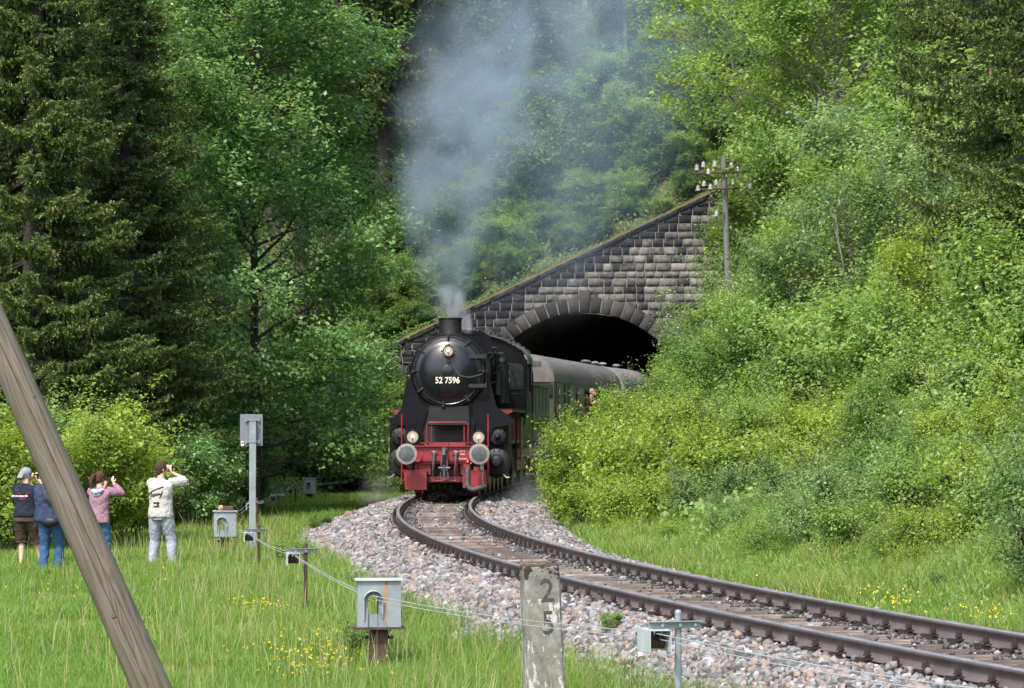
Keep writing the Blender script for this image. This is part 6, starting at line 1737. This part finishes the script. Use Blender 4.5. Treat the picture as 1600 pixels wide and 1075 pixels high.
        m.tube([(0, -.095, 1.735), (-.005, -.115, 1.737)], .03, 10); m.build('hair', hmat, p)
    return p, J, top
def ribbon(m, pts, w):
    P = []
    for i in range(len(pts)-1):
        for j in range(5): t = j/5; P.append((pts[i][0]*(1-t)+pts[i+1][0]*t, pts[i][1]*(1-t)+pts[i+1][1]*t))
    P.append(pts[-1]); vs = []
    for i, (x_, z_) in enumerate(P):
        a, b2 = P[max(0, i-1)], P[min(len(P)-1, i+1)]; dx, dz = b2[0]-a[0], b2[1]-a[1]; L = math.hypot(dx, dz)+1e-9
        ww = w*(.7+.5*abs(dx)/L); vs += [(x_-dz/L*ww, -.3, z_+dx/L*ww), (x_+dz/L*ww, -.3, z_-dx/L*ww)]
    m.add(vs, [(2*i, 2*i+1, 2*i+3, 2*i+2) for i in range(len(P)-1)])
def wrap(o, tgt, off=.006):
    w = o.modifiers.new('wrap', 'SHRINKWRAP'); w.target = tgt; w.wrap_method = 'PROJECT'; w.use_project_y = True; w.use_positive_direction = True; w.use_negative_direction = False; w.offset = off; w.wrap_mode = 'ABOVE_SURFACE'
def gadget(name, loc, build, label, cat, rz=0):
    m = MB(); build(m); o = m.build(name, MAT['ironwork'], None, bevel=.003, loc=loc); o.rotation_euler = (0, 0, rz); tag(o, label, cat); return o
white = cloth('white_shirt_cloth', (.33,.322,.30), (.40,.39,.365)); greyp = cloth('grey_trouser_cloth', (.22,.24,.29), (.30,.32,.38))
# man in the white shirt
A_ = dict(pants=greyp, leg=1, flare=1.12, top=white, hem=.88, sleeve='short', topname='shirt', sw=1.12, shoe=cloth('pale_shoe', (.3,.3,.3), (.45,.45,.45)))
pW, J, top = person('man in a white shirt with black script, holding a camera to his eye', 252, 52.0, 1.06, R(-14), [((-.02, .22, 1.60), (-1, .3, -1), (.2, .1, 1)), ((.15, .16, 1.60), (1.0, .1, -.75), (-.2, .1, 1))],
                    [(-.15, 0), (.19, .03)], False, A_, ('short', cloth('brown_hair', (.035,.022,.016), (.07,.045,.033), 30)), look=R(-42))
k = 484.; cx_, = (255,)
Zp = lambda y: (1.69-((700+y/5.38)-667)/(4700/52.0)-gz((252-800)/(4700/52.0), 52.0))/1.06
T_ = lambda pts: [((x_-252)/k, Zp(y_)) for x_, y_ in pts]
m = MB()
ribbon(m, T_([(163,392),(178,372),(205,352),(240,336),(297,315)]), .008)
ribbon(m, T_([(203,350),(196,380),(188,421)]), .009)
ribbon(m, T_([(203,392),(212,378),(220,378),(222,390),(212,396),(205,390)]), .006)
ribbon(m, T_([(224,398),(230,374),(236,388),(242,372),(247,392)]), .006)
ribbon(m, T_([(247,392),(252,368),(258,384),(264,366),(268,386)]), .006)
ribbon(m, T_([(268,370),(274,384),(290,350)]), .006); ribbon(m, T_([(290,350),(282,385),(268,412)]), .008)
l_ = m.build('shirt_lettering', cloth('black_print', (.012,.012,.014), (.02,.02,.022)), pW); wrap(l_, top)
m = MB()
ribbon(m, T_([(216,450),(266,448)]), .011); ribbon(m, T_([(216,479),(266,480)]), .010); ribbon(m, T_([(254,448),(254,481)]), .026)
l_ = m.build('shirt_emblem', MAT['ironwork'], pW); wrap(l_, top, .007)
def P2w(p, v): return p.matrix_basis @ Vector(v)
def camb(m): m.box((0, 0, 0), (.12, .06, .08)); m.cyl((0, .03, 0), (0, .10, 0), .035, n=16)
def hand_world(p, J, sg_, off=(0, 0, 0)):
    M = Matrix.LocRotScale(p.location, p.rotation_euler, p.scale); return M @ (J[sg_][2]+Vector(off))
gadget('photo_camera', hand_world(pW, J, 1, (-.03, .03, .07)), camb, 'dark camera held to the eye of the man in the white shirt', 'camera', R(-56))
m = MB(); 
# cap man
B_ = dict(pants=cloth('brown_shorts_cloth', (.035,.022,.018), (.06,.04,.032)), leg=0, flare=1.3, top=cloth('navy_shirt_cloth', (.010,.013,.024), (.022,.027,.042)), hem=.93, sleeve='short', topname='shirt', sw=1.10, shoe=MAT['rubber'])
pC, Jc, topc = person('man in a grey cap, dark printed t-shirt and brown shorts at the left edge', 41, 52.4, .99, R(-12), [((-.02, .24, 1.56), (-1, .2, -1), (.2, .1, 1)), ((.16, .20, 1.57), (.9, .1, -1), (-.3, .1, 1))],
                     [(-.08, 0), (.22, .2)], True, B_, ('cap', cloth('grey_cap', (.16,.18,.21), (.24,.26,.29))), look=R(-35), width=1.08)
tt = text_obj('#monsteorlin', .055, 'shirt_lettering', MAT['cream'], pC, (.0, -.3, 1.30), (PI/2, 0, 0), 0, sx=1.0, bold=.001, shear=.25); wrap(tt, topc)
m = MB(); ribbon(m, [(-.12, 1.35), (-.04, 1.34)], .008); ribbon(m, [(.05, 1.35), (.13, 1.34)], .008); ribbon(m, [(-.05, 1.245), (.05, 1.245)], .018); l_ = m.build('shirt_print', cloth('dull_red_print', (.12,.015,.03), (.18,.03,.05)), pC); wrap(l_, topc)
gadget('photo_camera', hand_world(pC, Jc, 1, (-.04, .02, .07)), camb, 'black camera held up by the man in the grey cap', 'camera', R(-45))
# jacket man
C_ = dict(pants=cloth('blue_jeans', (.022,.06,.13), (.045,.10,.19), 9), leg=1, flare=1.08, top=cloth('blue_jacket_cloth', (.018,.028,.060), (.035,.050,.095), 5), hem=.90, sleeve='long', topname='jacket', sw=1.38, shoe=MAT['rubber'])
pJ, Jj, topj = person('man in a dark blue jacket and jeans half hidden by the leaning pole', 80, 49.8, 1.0, R(-8), [((-.05, .26, 1.50), (-1, -.1, -1), (.2, .1, 1)), ((.10, .26, 1.50), (1, -.1, -1), (-.2, .1, 1))],
                     [(-.12, -.02), (.11, .06)], False, C_, ('cap_forward', cloth('black_cap', (.012,.013,.02), (.025,.028,.035))), look=R(-20), width=1.08)
m = MB(); ribbon(m, [(-.17, 1.46), (-.10, 1.36), (.03, 1.20), (.20, 1.03)], .022); l_ = m.build('shoulder_strap', MAT['ironwork'], pJ); wrap(l_, topj, .01)
m = MB(); m.ball((.04, -.19, .90), .09, n=14, sq=(1.5, .6, .85)); o = m.build('belt_bag', MAT['ironwork'], None); o.parent = None
o.location = pJ.location; o.rotation_euler = pJ.rotation_euler; tag(o, 'black belt bag on the back of the man in the blue jacket', 'bag')
m = MB(); m.ball((.30, -.06, .90), .12, n=14, sq=(.8, .7, 1.2)); o = m.build('shoulder_bag', MAT['ironwork'], None); o.location = pJ.location; o.rotation_euler = pJ.rotation_euler; tag(o, 'black shoulder bag hanging at the right hip of the man in the blue jacket', 'bag')
gadget('photo_camera', hand_world(pJ, Jj, 1, (-.06, .03, .09)), camb, 'camera held by the man in the blue jacket', 'camera', R(-20))
# woman
D_ = dict(pants=cloth('blue_jeans_light', (.03,.085,.16), (.055,.13,.22), 9), leg=1, flare=1.0, top=cloth('pink_hoodie_cloth', (.22,.12,.16), (.28,.16,.205)), hem=.86, sleeve='long', topname='hoodie', sw=1.08, shoe=MAT['bufferwhite'])
pF, Jf, topf = person('woman with a brown ponytail in a pink hoodie holding up a phone', 156, 52.2, .955, R(-16), [((-.02, .30, 1.52), (-1, .1, -1), (.2, .1, 1)), ((.17, .26, 1.57), (1, -.1, -1), (-.1, .1, 1))],
                     [(-.08, 0), (.12, .02)], False, D_, ('ponytail', cloth('red_brown_hair', (.05,.022,.018), (.10,.045,.035), 30)), look=R(-20), width=.98)
m = MB(); m.tube([(-.10, -.06, 1.46), (-.07, -.13, 1.44), (0, -.155, 1.42), (.07, -.13, 1.44), (.10, -.06, 1.46)], [.03, .045, .05, .045, .03], 12); m.ball((0, -.13, 1.40), .09, n=14, sq=(1, .5, .8)); m.build('hood', cloth('pale_hood_lining', (.28,.32,.38), (.36,.40,.46)), pF)
def phb(m): m.box((0, 0, 0), (.15, .008, .075))
o = gadget('phone', hand_world(pF, Jf, 1, (-.08, .02, .08)), phb, 'dark phone held sideways by the woman in the pink hoodie', 'phone', R(-12))
# two passengers leaning out of the coach window
def passenger(y, z, c, label, hairm, off):
    M = Matrix.LocRotScale(c1.location, c1.rotation_euler, None)
    p = empty('person', M @ Vector((1.42, y, z))); p.rotation_euler = (0, 0, c1.rotation_euler.z-PI/2); tag(p, label, 'person', 'passengers leaning out of the coach window')
    m = MB(); m.ball((0, off, 0), .1, n=16, sq=(.78, .95, 1.15)); m.ball((0, off+.03, -.05), .07, n=12); m.ball((0, off+.1, -.02), .015, n=8); m.tube([(0, off-.01, -.06), (0, off-.06, -.2), (0, off-.16, -.34)], [.055, .06, .16], 12)
    for q in (-1, 1): m.tube([(q*.16, off-.12, -.28), (q*.21, off+.02, -.40), (q*.16, off+.14, -.32)], [.055, .045, .035], 10); m.ball((q*.078, off, -.02), .02, n=8, sq=(.5, 1, 1.3))
    remeshed(m, 'body', MAT['skin'], p, .012, 2)
    m = MB(); m.ball((0, off-.015, .02), .108, n=16, sq=(.82, .95, 1.05)); m.build('hair', hairm, p)
    m = MB(); rings(m, [((0, off-.22, -.62), .20, .12), ((0, off-.18, -.40), .2, .13), ((0, off-.14, -.28), .16, .10), ((0, off-.1, -.2), .08, .07)]); 
    for q in (-1, 1): m.tube([(q*.14, off-.14, -.28), (q*.21, off+.0, -.40)], [.075, .06], 10)
    remeshed(m, 'shirt', c, p, .012, 2)
passenger(8.62, 2.88, cloth('brown_red_shirt', (.14,.06,.05), (.2,.09,.07)), 'passenger with light hair leaning out of the first coach window', cloth('fair_hair', (.25,.17,.11), (.35,.25,.17), 30), .20)
passenger(9.25, 2.86, cloth('dark_grey_shirt', (.03,.03,.035), (.05,.05,.055)), 'dark haired passenger behind the other in the coach window', cloth('dark_hair', (.02,.015,.013), (.04,.03,.026), 30), .16)
